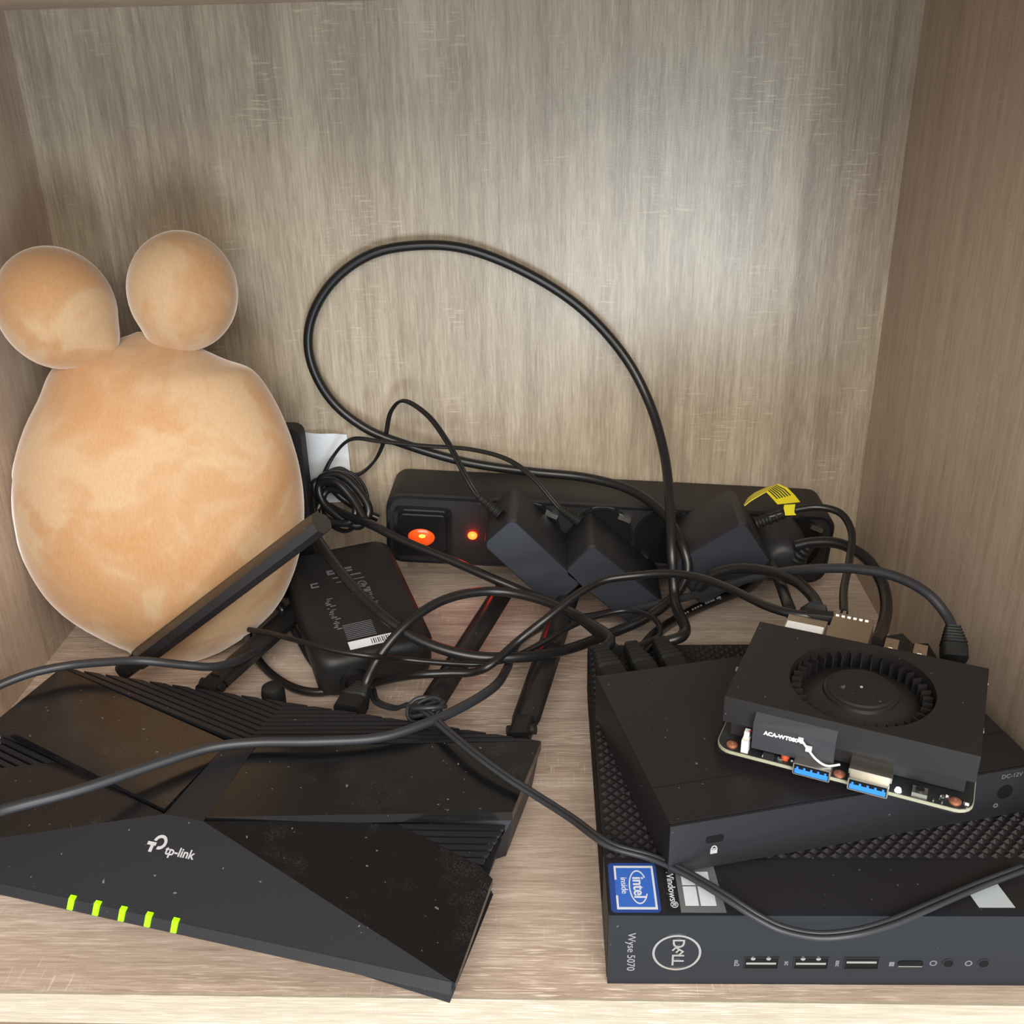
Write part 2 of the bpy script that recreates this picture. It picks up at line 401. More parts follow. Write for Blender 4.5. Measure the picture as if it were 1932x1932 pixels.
# cable centre lines, metres
PATHS = {
    'LOOP': [(0.3663, 0.1553, 0.048), (0.3649, 0.1743, 0.052), (0.368, 0.232, 0.0402), (0.3666, 0.245, 0.0637), (0.3673, 0.268, 0.0827), (0.366, 0.3, 0.1028), (0.3587, 0.322, 0.1252), (0.3444, 0.333, 0.1504), (0.3186, 0.337, 0.1791), (0.2871, 0.338, 0.2006), (0.2499, 0.338, 0.2162), (0.2219, 0.338, 0.2188), (0.1933, 0.338, 0.214), (0.1679, 0.338, 0.1972), (0.1525, 0.338, 0.1731), (0.1503, 0.338, 0.1498), (0.1608, 0.337, 0.1241), (0.1816, 0.334, 0.1061), (0.2101, 0.33, 0.0952), (0.2452, 0.327, 0.0852), (0.2854, 0.324, 0.0796), (0.322, 0.318, 0.0775), (0.3475, 0.304, 0.0752), (0.3649, 0.282, 0.07), (0.3745, 0.258, 0.0603), (0.3769, 0.25, 0.0473), (0.3695, 0.246, 0.0338), (0.353, 0.2354, 0.026), (0.3282, 0.222, 0.022), (0.3041, 0.1992, 0.027), (0.2816, 0.1839, 0.033), (0.2567, 0.1804, 0.036), (0.2313, 0.186, 0.041), (0.2103, 0.1981, 0.048), (0.1885, 0.2205, 0.056), (0.1744, 0.2393, 0.061), (0.1665, 0.2526, 0.063), (0.1595, 0.2657, 0.064)],
    'STRIPCORD': [(0.1868, 0.323, 0.0481), (0.1769, 0.323, 0.0535), (0.1644, 0.323, 0.0634), (0.1537, 0.325, 0.0737), (0.1484, 0.321, 0.074), (0.1516, 0.317, 0.0636), (0.1617, 0.312, 0.0595), (0.1759, 0.3, 0.0592), (0.1885, 0.288, 0.0606), (0.2093, 0.276, 0.0557), (0.239, 0.262, 0.0496), (0.2646, 0.25, 0.0436), (0.2831, 0.2442, 0.038), (0.2984, 0.2303, 0.039), (0.3134, 0.2086, 0.042), (0.3238, 0.185, 0.046), (0.3313, 0.1668, 0.048)],
    'NET': [(0.1991, 0.1651, 0.02), (0.201, 0.1727, 0.024), (0.2079, 0.1795, 0.036), (0.2198, 0.1906, 0.047), (0.2354, 0.2068, 0.052), (0.2518, 0.2182, 0.052), (0.269, 0.2239, 0.05), (0.2868, 0.2196, 0.049), (0.3042, 0.2075, 0.049), (0.3184, 0.1889, 0.051), (0.3285, 0.1709, 0.052), (0.3357, 0.158, 0.05)],
    'GREYUSB': [(0.1252, 0.2468, 0.045), (0.1313, 0.2487, 0.035), (0.1374, 0.2522, 0.022), (0.1481, 0.2397, 0.012), (0.1611, 0.2196, 0.006), (0.1745, 0.2051, 0.004), (0.1925, 0.1976, 0.006), (0.2127, 0.1857, 0.018), (0.2291, 0.1736, 0.029), (0.2458, 0.1736, 0.03), (0.257, 0.1726, 0.031), (0.2656, 0.1705, 0.036), (0.2809, 0.1853, 0.042), (0.2957, 0.1911, 0.052), (0.3144, 0.2055, 0.06), (0.3272, 0.2146, 0.062), (0.3444, 0.2161, 0.064), (0.3608, 0.2111, 0.068), (0.3759, 0.199, 0.072), (0.389, 0.1797, 0.076), (0.4025, 0.1557, 0.08), (0.4127, 0.1454, 0.082), (0.4294, 0.1415, 0.082)],
    'BRICKCORD': [(0.1853, 0.1997, 0.013), (0.1804, 0.1955, 0.006), (0.1694, 0.1934, 0.004), (0.1569, 0.1964, 0.004), (0.1422, 0.2077, 0.004), (0.1295, 0.2223, 0.005), (0.12, 0.2372, 0.01), (0.1188, 0.2456, 0.018), (0.1243, 0.253, 0.026), (0.134, 0.2567, 0.034)],
    'LEFT': [(0.009, 0.1463, 0.034), (0.0171, 0.1541, 0.036), (0.0304, 0.162, 0.038), (0.0465, 0.1688, 0.038), (0.0669, 0.1692, 0.04), (0.0876, 0.1672, 0.042), (0.1043, 0.1727, 0.036), (0.1181, 0.1796, 0.03), (0.1274, 0.1947, 0.024), (0.1326, 0.2167, 0.018), (0.1391, 0.2369, 0.016), (0.1404, 0.2494, 0.02), (0.1305, 0.2585, 0.022), (0.1219, 0.249, 0.024), (0.1187, 0.2375, 0.02), (0.1248, 0.2269, 0.014), (0.1332, 0.2348, 0.01), (0.1366, 0.2537, 0.01), (0.1343, 0.2657, 0.014), (0.1245, 0.2748, 0.02)],
    'FRONT': [(0.0667, 0.0457, 0.047), (0.0708, 0.0503, 0.046), (0.0973, 0.0659, 0.044), (0.1246, 0.0853, 0.0425), (0.1445, 0.0977, 0.0415), (0.1626, 0.1025, 0.0405), (0.1914, 0.1046, 0.0395), (0.2197, 0.1104, 0.0375), (0.2382, 0.1211, 0.037), (0.2545, 0.1368, 0.035), (0.2689, 0.1575, 0.032), (0.2745, 0.1859, 0.024), (0.2761, 0.216, 0.014), (0.2824, 0.2492, 0.005), (0.2982, 0.2658, 0.004), (0.3241, 0.2671, 0.008), (0.3487, 0.2562, 0.02), (0.3747, 0.2437, 0.034), (0.3976, 0.2247, 0.054), (0.4139, 0.21, 0.068), (0.4323, 0.1881, 0.083), (0.449, 0.1745, 0.09), (0.4632, 0.1632, 0.092), (0.4743, 0.1504, 0.09), (0.4806, 0.1412, 0.084), (0.4818, 0.135, 0.081)],
    'THIN': [(0.1281, 0.2167, 0.03), (0.1433, 0.2064, 0.034), (0.1625, 0.1898, 0.04), (0.1881, 0.1759, 0.042), (0.2048, 0.1744, 0.04), (0.2192, 0.1865, 0.03), (0.2418, 0.186, 0.028), (0.2617, 0.1849, 0.028), (0.2755, 0.193, 0.026), (0.2896, 0.2019, 0.028), (0.3042, 0.2127, 0.031), (0.3193, 0.2256, 0.031), (0.3406, 0.2331, 0.032), (0.3531, 0.2205, 0.036), (0.3543, 0.1838, 0.046), (0.3532, 0.1629, 0.048)],
    'TWIN': [(0.2008, 0.1878, 0.01), (0.2073, 0.1674, 0.016), (0.2182, 0.1569, 0.02), (0.2271, 0.1458, 0.03), (0.2368, 0.1333, 0.036), (0.2487, 0.1168, 0.0375), (0.2649, 0.0976, 0.0375), (0.2796, 0.0845, 0.0355), (0.2914, 0.0754, 0.034), (0.307, 0.0585, 0.036), (0.3172, 0.0424, 0.0405), (0.3233, 0.0377, 0.0405), (0.3375, 0.0332, 0.0395), (0.3488, 0.0248, 0.0405), (0.3627, 0.0116, 0.0415), (0.3733, 0.0045, 0.039), (0.3816, 0.002, 0.0361), (0.3933, -0.001, 0.0361), (0.4063, -0.001, 0.0376), (0.4205, 0.003, 0.0384), (0.4335, 0.0087, 0.039), (0.4475, 0.0159, 0.0385), (0.4593, 0.0215, 0.0385), (0.4782, 0.029, 0.0395)],
    'ADCORD1': [(0.2689, 0.27, 0.0751), (0.263, 0.272, 0.08), (0.2557, 0.278, 0.0842), (0.2486, 0.285, 0.0931), (0.237, 0.3, 0.1092), (0.2234, 0.315, 0.1218), (0.2079, 0.325, 0.1273), (0.1993, 0.33, 0.1187), (0.1934, 0.333, 0.0992), (0.1844, 0.336, 0.0821), (0.1723, 0.336, 0.0732), (0.1621, 0.334, 0.0787), (0.1516, 0.332, 0.0737), (0.1478, 0.33, 0.0595), (0.1553, 0.318, 0.0481), (0.168, 0.312, 0.0445), (0.1784, 0.314, 0.0536), (0.1808, 0.32, 0.0657), (0.1728, 0.327, 0.0767), (0.1599, 0.328, 0.0797), (0.1512, 0.326, 0.0707)],
    'ADCORD2': [(0.3158, 0.27, 0.0702), (0.3105, 0.272, 0.0738), (0.3044, 0.276, 0.0761), (0.2894, 0.288, 0.0897), (0.2734, 0.3, 0.0975), (0.2502, 0.312, 0.0998), (0.2201, 0.318, 0.1002), (0.193, 0.323, 0.1013), (0.173, 0.327, 0.1014), (0.1602, 0.328, 0.0893), (0.1527, 0.324, 0.0753), (0.1502, 0.318, 0.065), (0.152, 0.312, 0.051)],
    'ADCORD3': [(0.4159, 0.262, 0.0724), (0.4231, 0.262, 0.0764), (0.4382, 0.264, 0.08), (0.4516, 0.264, 0.0816), (0.4621, 0.258, 0.0807), (0.4657, 0.246, 0.0759), (0.4592, 0.222, 0.0687), (0.448, 0.19, 0.0705), (0.4376, 0.1529, 0.078)],
    'PLUGCORD': [(0.4335, 0.266, 0.0523), (0.441, 0.264, 0.0568), (0.4488, 0.262, 0.0599), (0.4621, 0.256, 0.0625), (0.4734, 0.242, 0.0613), (0.4776, 0.222, 0.0571), (0.4743, 0.2, 0.0551), (0.4639, 0.172, 0.0579), (0.451, 0.143, 0.068)],
    'DARK': [(0.381, 0.232, 0.0469), (0.3881, 0.23, 0.0565), (0.3997, 0.224, 0.0637), (0.4137, 0.21, 0.0696), (0.4237, 0.193, 0.0733), (0.4283, 0.178, 0.0737), (0.4268, 0.1589, 0.078)],
    'DROP': [(0.4262, 0.262, 0.0468), (0.4232, 0.235, 0.0559), (0.4199, 0.205, 0.0637), (0.4156, 0.1666, 0.072), (0.4182, 0.1615, 0.066)],
    'PRINT': [(0.3432, 0.1664, 0.047), (0.3543, 0.2039, 0.034), (0.3737, 0.2539, 0.014), (0.3895, 0.2768, 0.008), (0.4041, 0.2877, 0.008), (0.4175, 0.276, 0.0218), (0.4236, 0.264, 0.0376)],
}

LOBES = [((0.0401, 0.252, 0.2056), 0.0301, 0.0277, 0.0323, -0.314, (0.0652, 0.252, 0.1771)), ((0.1027, 0.268, 0.2098), 0.0288, 0.0265, 0.0319, 0.14, (0.0911, 0.268, 0.1838))]
TAG = [((0.4082, 0.258, 0.0854), (0.0017, 0.01, -0.004)), ((0.4113, 0.258, 0.0883), (0.0007, 0.01, -0.0026)), ((0.4146, 0.258, 0.0906), (0.001, 0.01, -0.0016)), ((0.4175, 0.258, 0.0926), (0.004, 0.01, -0.0006)), ((0.4197, 0.258, 0.0939), (0.0084, 0.01, 0.0004)), ((0.4217, 0.257, 0.092), (0.0115, 0.01, 0.0003)), ((0.4236, 0.255, 0.0903), (0.0134, 0.01, -0.0014)), ((0.4254, 0.253, 0.0886), (0.0148, 0.01, -0.0034))]
TAGNECK = [((0.4304, 0.259, 0.0857), (0.0062, 0.0, 0.0003)), ((0.4303, 0.259, 0.0838), (0.0062, 0.0, 0.0003)), ((0.4311, 0.259, 0.0811), (0.0054, 0.0, -0.0)), ((0.4316, 0.259, 0.0791), (0.0062, 0.0, 0.0003))]
NETPLUG = ((0.1991, 0.1741, 0.021), (0.1943, 0.1528, 0.019))
GPLUG = (0.4794, 0.1221, 0.072)
DARKPLUG = (0.4218, 0.1494, 0.074)
COIL = (0.2356, 0.1406, 0.03)
JACK = (0.1528, 0.1679, 0.018)
M_led_strip = simple('led_strip', (1, .2, .0), 0.3, emit=(1.0, 0.013, 0.002), es=38.0)
COILS = ([(0.1497, 0.318, 0.0669), (0.1533, 0.322, 0.0772), (0.1644, 0.322, 0.0793), (0.1769, 0.316, 0.0712), (0.184, 0.308, 0.0601), (0.1779, 0.304, 0.0521), (0.1648, 0.308, 0.0566), (0.1537, 0.314, 0.065), (0.1521, 0.318, 0.0742), (0.162, 0.316, 0.0776), (0.1736, 0.31, 0.0685), (0.183, 0.3, 0.0566)], [(0.1509, 0.312, 0.0604), (0.1568, 0.318, 0.0705), (0.1684, 0.314, 0.0704), (0.1765, 0.306, 0.063), (0.1726, 0.302, 0.0557), (0.1614, 0.304, 0.0548), (0.1539, 0.306, 0.0576)])
PATHS['FRONT'] = [(0.012, -0.018, -0.10), (0.012, -0.014, -0.02), (0.014, 0.0, 0.022), (0.030, 0.028, 0.042)] + PATHS['FRONT']
PATHS['LEFT'] = [(0.030, -0.018, -0.10), (0.029, -0.014, -0.02), (0.022, 0.002, 0.022), (0.010, 0.05, 0.036), (0.006, 0.11, 0.036)] + PATHS['LEFT']

W, D, H, TH = 0.500, 0.346, 0.3484, 0.016

# ------------------------------------------------------------------ cabinet
def struct(name, bm, mat, label, cat, **kw):
    return tag(build(name, bm, mat, **kw), label, cat, kind='structure')

fl = struct('floor', BX(0, W, 0.0012, D, -TH, 0), M_floor, 'oak laminate shelf board carrying all the devices', 'shelf')
build('edge_band', BX(0, W, 0, 0.0012, -TH, 0), M_edge, fl)
struct('wall_back', BX(-TH, W + TH, D, D + 0.008, -0.40, H + TH), M_wall, 'pale oak laminate back panel with upright grain', 'wall')
wl = struct('wall_left', BX(-TH, 0, 0.0, D, -0.40, H + TH), M_side, 'oak laminate side panel beside the plush toy', 'wall')
wr = struct('wall_right', BX(W, W + TH, 0.0, D, -0.40, H + TH), M_side, 'oak laminate side panel beside the circuit board computer', 'wall')
struct('ceiling', BX(0, W, 0.0, D, H, H + TH), M_side, 'oak laminate board closing the compartment at the top', 'shelf')
struct('floor_lower', BX(0, W, 0.0, D, -0.40, -0.384), M_floor, 'oak laminate bottom board of the compartment below', 'shelf')

# ------------------------------------------------------------------ plush toy (plain, faceless)
mp, nt, b = new_mat('plush_fabric')
nap = noise(nt, mapped(nt, (1, 1, 1)), 17, 3.0, 0.55, 0.8)
napc = ramp(nt, nap, [(0.42, (0.41, 0.220, 0.095)), (0.50, (0.43, 0.25, 0.125)), (0.56, (0.47, 0.32, 0.185))])
fib = noise(nt, mapped(nt, (900, 900, 260)), 1.0, 3.0)
napc = mixc(nt, 0.18, napc, ramp(nt, fib, [(0.3, (0.38, 0.20, 0.09)), (0.7, (0.60, 0.41, 0.24))]))
nt.links.new(napc, b.inputs['Base Color'])
setp(b, rough=0.85, spec=0.2)
b.inputs['Sheen Weight'].default_value = 0.8
b.inputs['Sheen Roughness'].default_value = 0.4
b.inputs['Sheen Tint'].default_value = (1.0, 0.93, 0.84, 1)
bump(nt, b, mixc(nt, 0.4, fib, nap), 0.25, 0.0008)
M_plush = mp

plush = empty('plush_toy', (0.0745, 0.238, 0.0), 0, 'large plain tan plush toy with two round lobes leaning in the left corner', 'plush toy')
# axis of the body in world coordinates: (x, y, z, half width)
AX = [(0.0561, 0.236, 0.0006, 0.006), (0.0561, 0.236, 0.0057, 0.0121), (0.0576, 0.2364, 0.0083, 0.0244), (0.0592, 0.237, 0.012, 0.0356), (0.061, 0.2379, 0.0174, 0.0457), (0.0629, 0.2391, 0.0245, 0.055), (0.0649, 0.2405, 0.0332, 0.0634), (0.0671, 0.2421, 0.0427, 0.0702), (0.0694, 0.2439, 0.0531, 0.0755), (0.0717, 0.2459, 0.0649, 0.0792), (0.0739, 0.2482, 0.0782, 0.0815), (0.0758, 0.2506, 0.0919, 0.0822), (0.077, 0.2529, 0.105, 0.0813), (0.0777, 0.2551, 0.1173, 0.0789), (0.0779, 0.2573, 0.1291, 0.0754), (0.0777, 0.2592, 0.1397, 0.0713), (0.0772, 0.2608, 0.1482, 0.0672), (0.0766, 0.2621, 0.1551, 0.0631), (0.0759, 0.2633, 0.1613, 0.0584), (0.0754, 0.2644, 0.1671, 0.053), (0.0754, 0.2654, 0.1725, 0.0461), (0.0756, 0.2663, 0.1772, 0.0377), (0.0758, 0.267, 0.181, 0.0282), (0.0758, 0.2676, 0.1838, 0.0181), (0.0757, 0.268, 0.1861, 0.0076), (0.0757, 0.26880000000000004, 0.1873, 0.003)]
def plush_body():
    bm = NB(); rings = []; n = 56
    co = crom([a[:3] for a in AX], 4); hw_ = crom([(a[3], i * 0.004, 0) for i, a in enumerate(AX)], 4)
    AX2 = [(p.x, p.y, p.z, max(q.x, 0.002)) for p, q in zip(co, hw_)]
    for i, (x, y, z, hw) in enumerate(AX2):
        a = Vector(AX2[max(0, i - 4)][:3]); c = Vector(AX2[min(len(AX2) - 1, i + 4)][:3])
        t = (c - a).normalized()
        sx = Vector((1, 0, 0)) - t * t.x; sx.normalize()
        sy = t.cross(sx)
        rr = []
        for k in range(n):
            an = 2 * math.pi * k / n
            p = Vector((x, y, z)) + sx * (hw * math.cos(an)) + sy * (hw * 0.62 * math.sin(an))
            p.x = max(p.x, 0.0015); p.z = max(p.z, 0.0005)
            rr.append(tuple(p - plush.location))
        rings.append(rr)
    return loft(bm, rings)
o = build('body', plush_body(), M_plush, plush, smooth=70)
def lobe(c, rx, ry, rz, tilt, neck):
    """stuffed round lobe gathered towards a neck point"""
    bm = NB()
    bmesh.ops.create_uvsphere(bm, u_segments=40, v_segments=26, radius=1.0)
    Rm = Matrix.Rotation(tilt, 3, 'Y')
    nk = Vector(neck) - Vector(c)
    nd_ = nk.normalized()
    for v in bm.verts:
        p = Rm @ Vector((v.co.x * rx, v.co.y * ry, v.co.z * rz))
        d = p.normalized().dot(nd_)
        if d > 0.8:
            p += nd_ * ((d - 0.8) / 0.2) ** 1.5 * 0.006
            ang = math.atan2(v.co.y, v.co.x)
            p *= 1 - 0.02 * (d - 0.8) / 0.2 * (0.5 + 0.5 * math.sin(ang * 9))
        v.co = p + Vector(c) - plush.location
    return bm
for (c, rx, ry, rz, ti, nk) in LOBES:
    build('lobe', lobe(c, rx, ry, rz, ti, nk), M_plush, plush, smooth=80)

# slim black case standing behind the plush toy
pc = tag(build('slim_case', prism(rrect(0.0, 0.085, 0.0, 0.117, 0.006), 0, 0.012), M_blkm, bevel=0.0015), 'slim black upright case mostly hidden behind the plush toy', 'case')
pc.matrix_world = Matrix.Translation((0.0625, 0.3155, 0.0)) @ Matrix.Rotation(math.radians(90), 4, 'X')
pc.location = (0.0625, 0.3155, 0.0005)

# white card against the back wall
bm = NB(); cols = 8
rings = []
for i in range(cols + 1):
    t = i / cols
    x = 0.138 + 0.0292 * t
    y = 0.3445 - 0.004 * math.sin(math.pi * t) - 0.001
    rings.append([(x, y, 0.052), (x, y, 0.1005 - 0.0022 * max(0, t - 0.7) / 0.3), (x, y + 0.0005, 0.1005 - 0.0022 * max(0, t - 0.7) / 0.3), (x, y + 0.0005, 0.052)])
tag(build('paper_card', loft(bm, rings), M_paper, smooth=50), 'small white paper card leaning on the back wall behind the cable coil', 'card')

# ------------------------------------------------------------------ router
A13 = math.radians(13.5)
router = empty('wifi_router', (0.262, -0.012, 0.0), -A13, 'large angular black wireless router with green lights and four antennas', 'router')
CU = -0.1315
def mir(p): return (2 * CU - p[0],) + tuple(p[1:])
def plane_z(p, q, r):
    p, q, r = Vector(p), Vector(q), Vector(r)
    n = (q - p).cross(r - p)
    return lambda u, v: p.z - (n.x * (u - p.x) + n.y * (v - p.y)) / n.z
AR = (-0.1222, 0.0405, 0.036); AL = mir(AR)
TIP = (0.0, 0.004, 0.018); TIPL = mir(TIP)
# body under the panels
bot = [(-0.003, 0.0055, 0.005), (-0.003, 0.126, 0.004), (-0.26, 0.126, 0.004), (-0.25, 0.034, 0.004)]
def body_ring(dz, ins):
    R_ = [(0 - ins, 0.0045 + ins, 0.0155), (0 - ins, 0.053, 0.0130), (-0.004 - ins, 0.057, 0.0155), (-0.004 - ins, 0.080, 0.0175), (0 - ins, 0.083, 0.026), (0 - ins, 0.1325 - ins, 0.0265)]
    R_ = R_ + [mir(p) for p in R_[::-1]]
    return [(u, v, z + dz) for u, v, z in R_]
bm = NB()
top = body_ring(0, 0.0)
low = []
for u, v, z in top:
    t = (u - CU) / 0.1315
    vv = 0.0055 + (0 if t > 0 else -t * 0.024) if v < 0.03 else min(v, 0.128)
    low.append((CU + (u - CU) * 0.975, vv, 0.005))
R0 = [bm.verts.new(p) for p in low]; R1 = [bm.verts.new(p) for p in top]
n = len(R0)
for i in range(n):
    j = (i + 1) % n
    bm.faces.new((R0[i], R0[j], R1[j], R1[i]))
bm.faces.new(R0[::-1])
cv = bm.verts.new((CU, 0.06, 0.030))
for i in range(n): bm.faces.new((R1[i], R1[(i + 1) % n], cv))
build('body', bm, M_router, router)
build('front_panel', panel([TIPL, TIP, AR, AL], 0.003), M_router, router, bevel=0.0006)
# bevelled front edge
bm = NB()
loft(bm, [[(u, 0.0040, 0.0182), (u, 0.0016, 0.0150), (u, 0.0022, 0.0138), (u, 0.0060, 0.0135)] for u in (-0.262, -0.0012)])
build('front_edge', bm, M_router, router, bevel=0.0005)
for k in range(5):
    u = -0.1634 + 0.01188 * k
    bm = loft(NB(), [[(uu, 0.0052, 0.0193), (uu, 0.0036, 0.0190), (uu, 0.0011, 0.0154), (uu, 0.0030, 0.0145), (uu, 0.0062, 0.0180)] for uu in (u - 0.0012, u + 0.0012)])
    build('status_light', bm, M_green, router, bevel=0.0004)
build('centre_strip', panel([AL, AR, (-0.1245, 0.0905, 0.0366), (-0.1385, 0.0905, 0.0366)], 0.003), M_router, router, bevel=0.0004)
zf = plane_z(AR, TIP, (0, 0.084, 0.0235))
def F(u, v, dz=0.0): return (u, v, zf(u, v) + dz)
wing = [AR, TIP, F(0, 0.053), F(-0.0065, 0.0575), F(-0.0485, 0.0672)]
build('front_wing', panel(wing, 0.0028), M_gloss, router, bevel=0.0004)
build('front_wing', panel([mir(p) for p in wing[::-1]], 0.0028), M_gloss, router, bevel=0.0004)
gr = [F(-0.0485, 0.0672, -0.0022), F(-0.0065, 0.0575, -0.0022), F(-0.0025, 0.0828, -0.0022)]
for mm in (0, 1):
    g = gr if not mm else [mir(p) for p in gr[::-1]]
    gp = build('side_grille', panel(g, 0.001), M_hole, router)
    for k in range(6):
        f0 = 0.05 + 0.155 * k; f1 = f0 + 0.095
        def at(f, s):
            p = (Vector(F(-0.0485, 0.0672)) if s == 0 else Vector(F(-0.0025, 0.0828)))
            q = Vector(F(-0.0065, 0.0575))
            return tuple(p + (q - p) * f)
        q4 = [at(f0, 0), at(f1, 0), at(f1, 1), at(f0, 1)]
        if mm: q4 = [mir(p) for p in q4[::-1]]
        build('slat', panel(q4, 0.0014), M_router, gp)
S_R = (-0.1245, 0.0905, 0.0362); BK = (0.0005, 0.1330, 0.0300); AW = (-0.1215, 0.0420, 0.0372)
zr = plane_z(AW, S_R, BK)
rw = [AW, (0.0005, 0.0822, zr(0.0005, 0.0822)), BK, S_R]
build('rear_wing', panel(rw, 0.0045), M_gloss, router, bevel=0.0007)
build('rear_wing', panel([mir(p) for p in rw[::-1]], 0.0045), M_gloss, router, bevel=0.0007)
zb = lambda v: 0.0362 - 0.0062 * (v - 0.0915) / 0.0415
bgp = build('back_grille', panel([(CU, 0.0915, 0.0336), (-0.001, 0.1332, 0.0272), (-0.262, 0.1332, 0.0272)], 0.002), M_hole, router)
sl = 0.0415 / 0.1315
for k in range(10):
    a0 = 0.0918 + 0.0042 * k; a1 = a0 + 0.0029
    vb = 0.1333
    if a0 > vb - 0.001: break
    a1 = min(a1, vb - 0.0002)
    pr = [(CU, a0), (CU + (vb - a0) / sl, vb), (CU + (vb - a1) / sl, vb), (CU, a1)]
    bm = panel([(u, v, zb(v)) for u, v in pr], 0.0022)
    panel([(2 * CU - u, v, zb(v)) for u, v in pr[::-1]], 0.0022, bm)
    build('slat', bm, M_router, bgp)
for (u, v) in ((-0.02, 0.02), (-0.24, 0.045), (-0.02, 0.118), (-0.24, 0.118)):
    build('foot', cyl((u, v, 0.0), 0.005, 0.006, n=14), M_rubber, router)
# printed mark on the front panel: axes of the panel plane
pn = (Vector(TIP) - Vector(TIPL)).cross(Vector(AR) - Vector(TIPL)).normalized()
pu = Vector((1, 0, 0)); pv = pn.cross(pu).normalized()
zp = plane_z(TIPL, TIP, AR)
def onfront(u, v): return (u, v, zp(u, v) + 0.00006)
Ml = along(pu, pv, pn, onfront(-0.1375, 0.0292))
def logo():
    bm = NB(); n = 18
    # ring open at its lower left
    ro, ri = 0.0031, 0.0018; c = (0.0006, 0.0008)
    rings = []
    for i in range(n + 1):
        a = math.radians(-100 + 275 * i / n)
        cs, sn = math.cos(a), math.sin(a)
        rings.append([(c[0] + ro * cs, c[1] + ro * sn, 0), (c[0] + ri * cs, c[1] + ri * sn, 0), (c[0] + ri * cs, c[1] + ri * sn, 0.00012), (c[0] + ro * cs, c[1] + ro * sn, 0.00012)])
    loft(bm, rings)
    box(bm, -0.0048, -0.0008, -0.0010, 0.0004, 0, 0.00012)
    box(bm, -0.0030, -0.0015, -0.0038, -0.0010, 0, 0.00012)
    return bm
build('logo', logo(), M_print, router, mw=Ml)
text('lettering', 'tp-link', 0.0052, M_print, router, along(pu, pv, pn, onfront(-0.1265, 0.0275)), bold=0.0001)

def antenna(base, tip, w, t, roll, base_len=0.014):
    """hinged antenna: a knuckle and a long chamfered blade (router local axes)"""
    Mi = Matrix.Translation(router.location) @ Matrix.Rotation(-A13, 4, 'Z')
    Mi = Mi.inverted()
    p0, p1 = Mi @ Vector(base), Mi @ Vector(tip)
    d = (p1 - p0); L = d.length; d.normalize()
    s = d.cross(Vector((0, 0, 1))).normalized()
    up = s.cross(d)
    s, up = s * math.cos(roll) + up * math.sin(roll), up * math.cos(roll) - s * math.sin(roll)
    M = along(s, up, d, p0)
    M = Matrix(((s.x, up.x, -d.x, p0.x), (s.y, up.y, -d.y, p0.y), (s.z, up.z, -d.z, p0.z), (0, 0, 0, 1)))
    e = empty_part('antenna', router)
    prof = [(-w, -t * .5), (-w, t * .25), (-w * .35, t), (w * .35, t), (w, t * .25), (w, -t * .5), (w * .6, -t), (-w * .6, -t)]
    rings = []
    for f, s_ in ((base_len / L, 0.93), (0.12, 1.0), (0.97, 1.0), (1.0, 0.94)):
        rings.append([(x * s_, y * s_, -f * L) for x, y in prof])
    bl = build('antenna', loft(NB(), rings), M_gloss2, router, bevel=0.0006, mw=M)
    bm = NB()
    loft(bm, [[(x, y, -z) for x, y in rrect(-w * .8, w * .8, -t * .8, t * .8, t * .5, 3)] for z in (0.001, base_len + 0.001)])
    build('hinge', bm, M_blk, bl)
    build('hinge_pin', cyl((-w * 1.05, 0, -base_len * .55), t * .55, w * 2.1, 'x', 16), M_blk, bl)
def empty_part(n, p): return None
M_gloss2 = plastic('antenna_black', (0.014, 0.013, 0.014), 0.30, 0.5, dust=0.3)
antenna((0.0625, 0.1955, 0.017), (0.1835, 0.187, 0.1115), 0.0088, 0.0060, math.radians(12))
antenna((0.1125, 0.1755, 0.016), (0.1480, 0.262, 0.020), 0.0070, 0.0045, 0.0)
antenna((0.2310, 0.1455, 0.018), (0.2690, 0.2715, 0.024), 0.0070, 0.0050, math.radians(14))
antenna((0.2820, 0.1335, 0.018), (0.3110, 0.2780, 0.026), 0.0070, 0.0050, math.radians(14))

# ------------------------------------------------------------------ thin client (large flat computer)
thin = empty('thin_client', (0.3193, 0.0078, 0.0), 0.008, 'largest flat black computer with studded top, lowest of the stack on the right', 'computer')
SX, SY, SH = 0.1788, 0.184, 0.0356
M_face = plastic('front_cool_lit', (0.013, 0.0155, 0.021), 0.45, 0.32, dust=0.25, grain=0.08)  # black front, tinted blue-grey to carry the cool window light in its colour
build('body', BX(0.0, SX, 0.0025, SY, 0.0006, SH - 0.0004), M_blkm, thin, bevel=0.0006)
build('front_panel', BX(0.0002, SX, 0, 0.0030, 0.0, SH), M_face, thin, bevel=0.0004)
build('top_strip', BX(0.0005, SX, 0.0030, 0.0282, SH - 0.0006, SH), M_blkm, thin)
for k in range(30):   # slits along the left side
    build('side_vent', BX(-0.0003, 0.0004, 0.034 + 0.005 * k, 0.0368 + 0.005 * k, 0.008, 0.0335), M_hole, thin)
bm = NB()
row = 0; y = 0.0310
while y < SY - 0.0015:
    x = 0.0026 + (0.0026 if row % 2 else 0)
    while x < SX - 0.002:
        r_ = 0.0021
        pts = [(x - r_, y - 0.0004), (x, y - 0.0019), (x + r_, y - 0.0004), (x + r_ * .8, y + 0.0012), (x, y + 0.0019), (x - r_ * .8, y + 0.0012)]
        vb_ = [bm.verts.new((px, py, SH - 0.0006)) for px, py in pts]
        vt = bm.verts.new((x, y - 0.0003, SH + 0.0012))
        for i in range(6): bm.faces.new((vb_[i], vb_[(i + 1) % 6], vt))
        x += 0.0052
    y += 0.0026; row += 1
o = build('top_studs', bm, M_blkm, thin); o['kind'] = 'stuff'
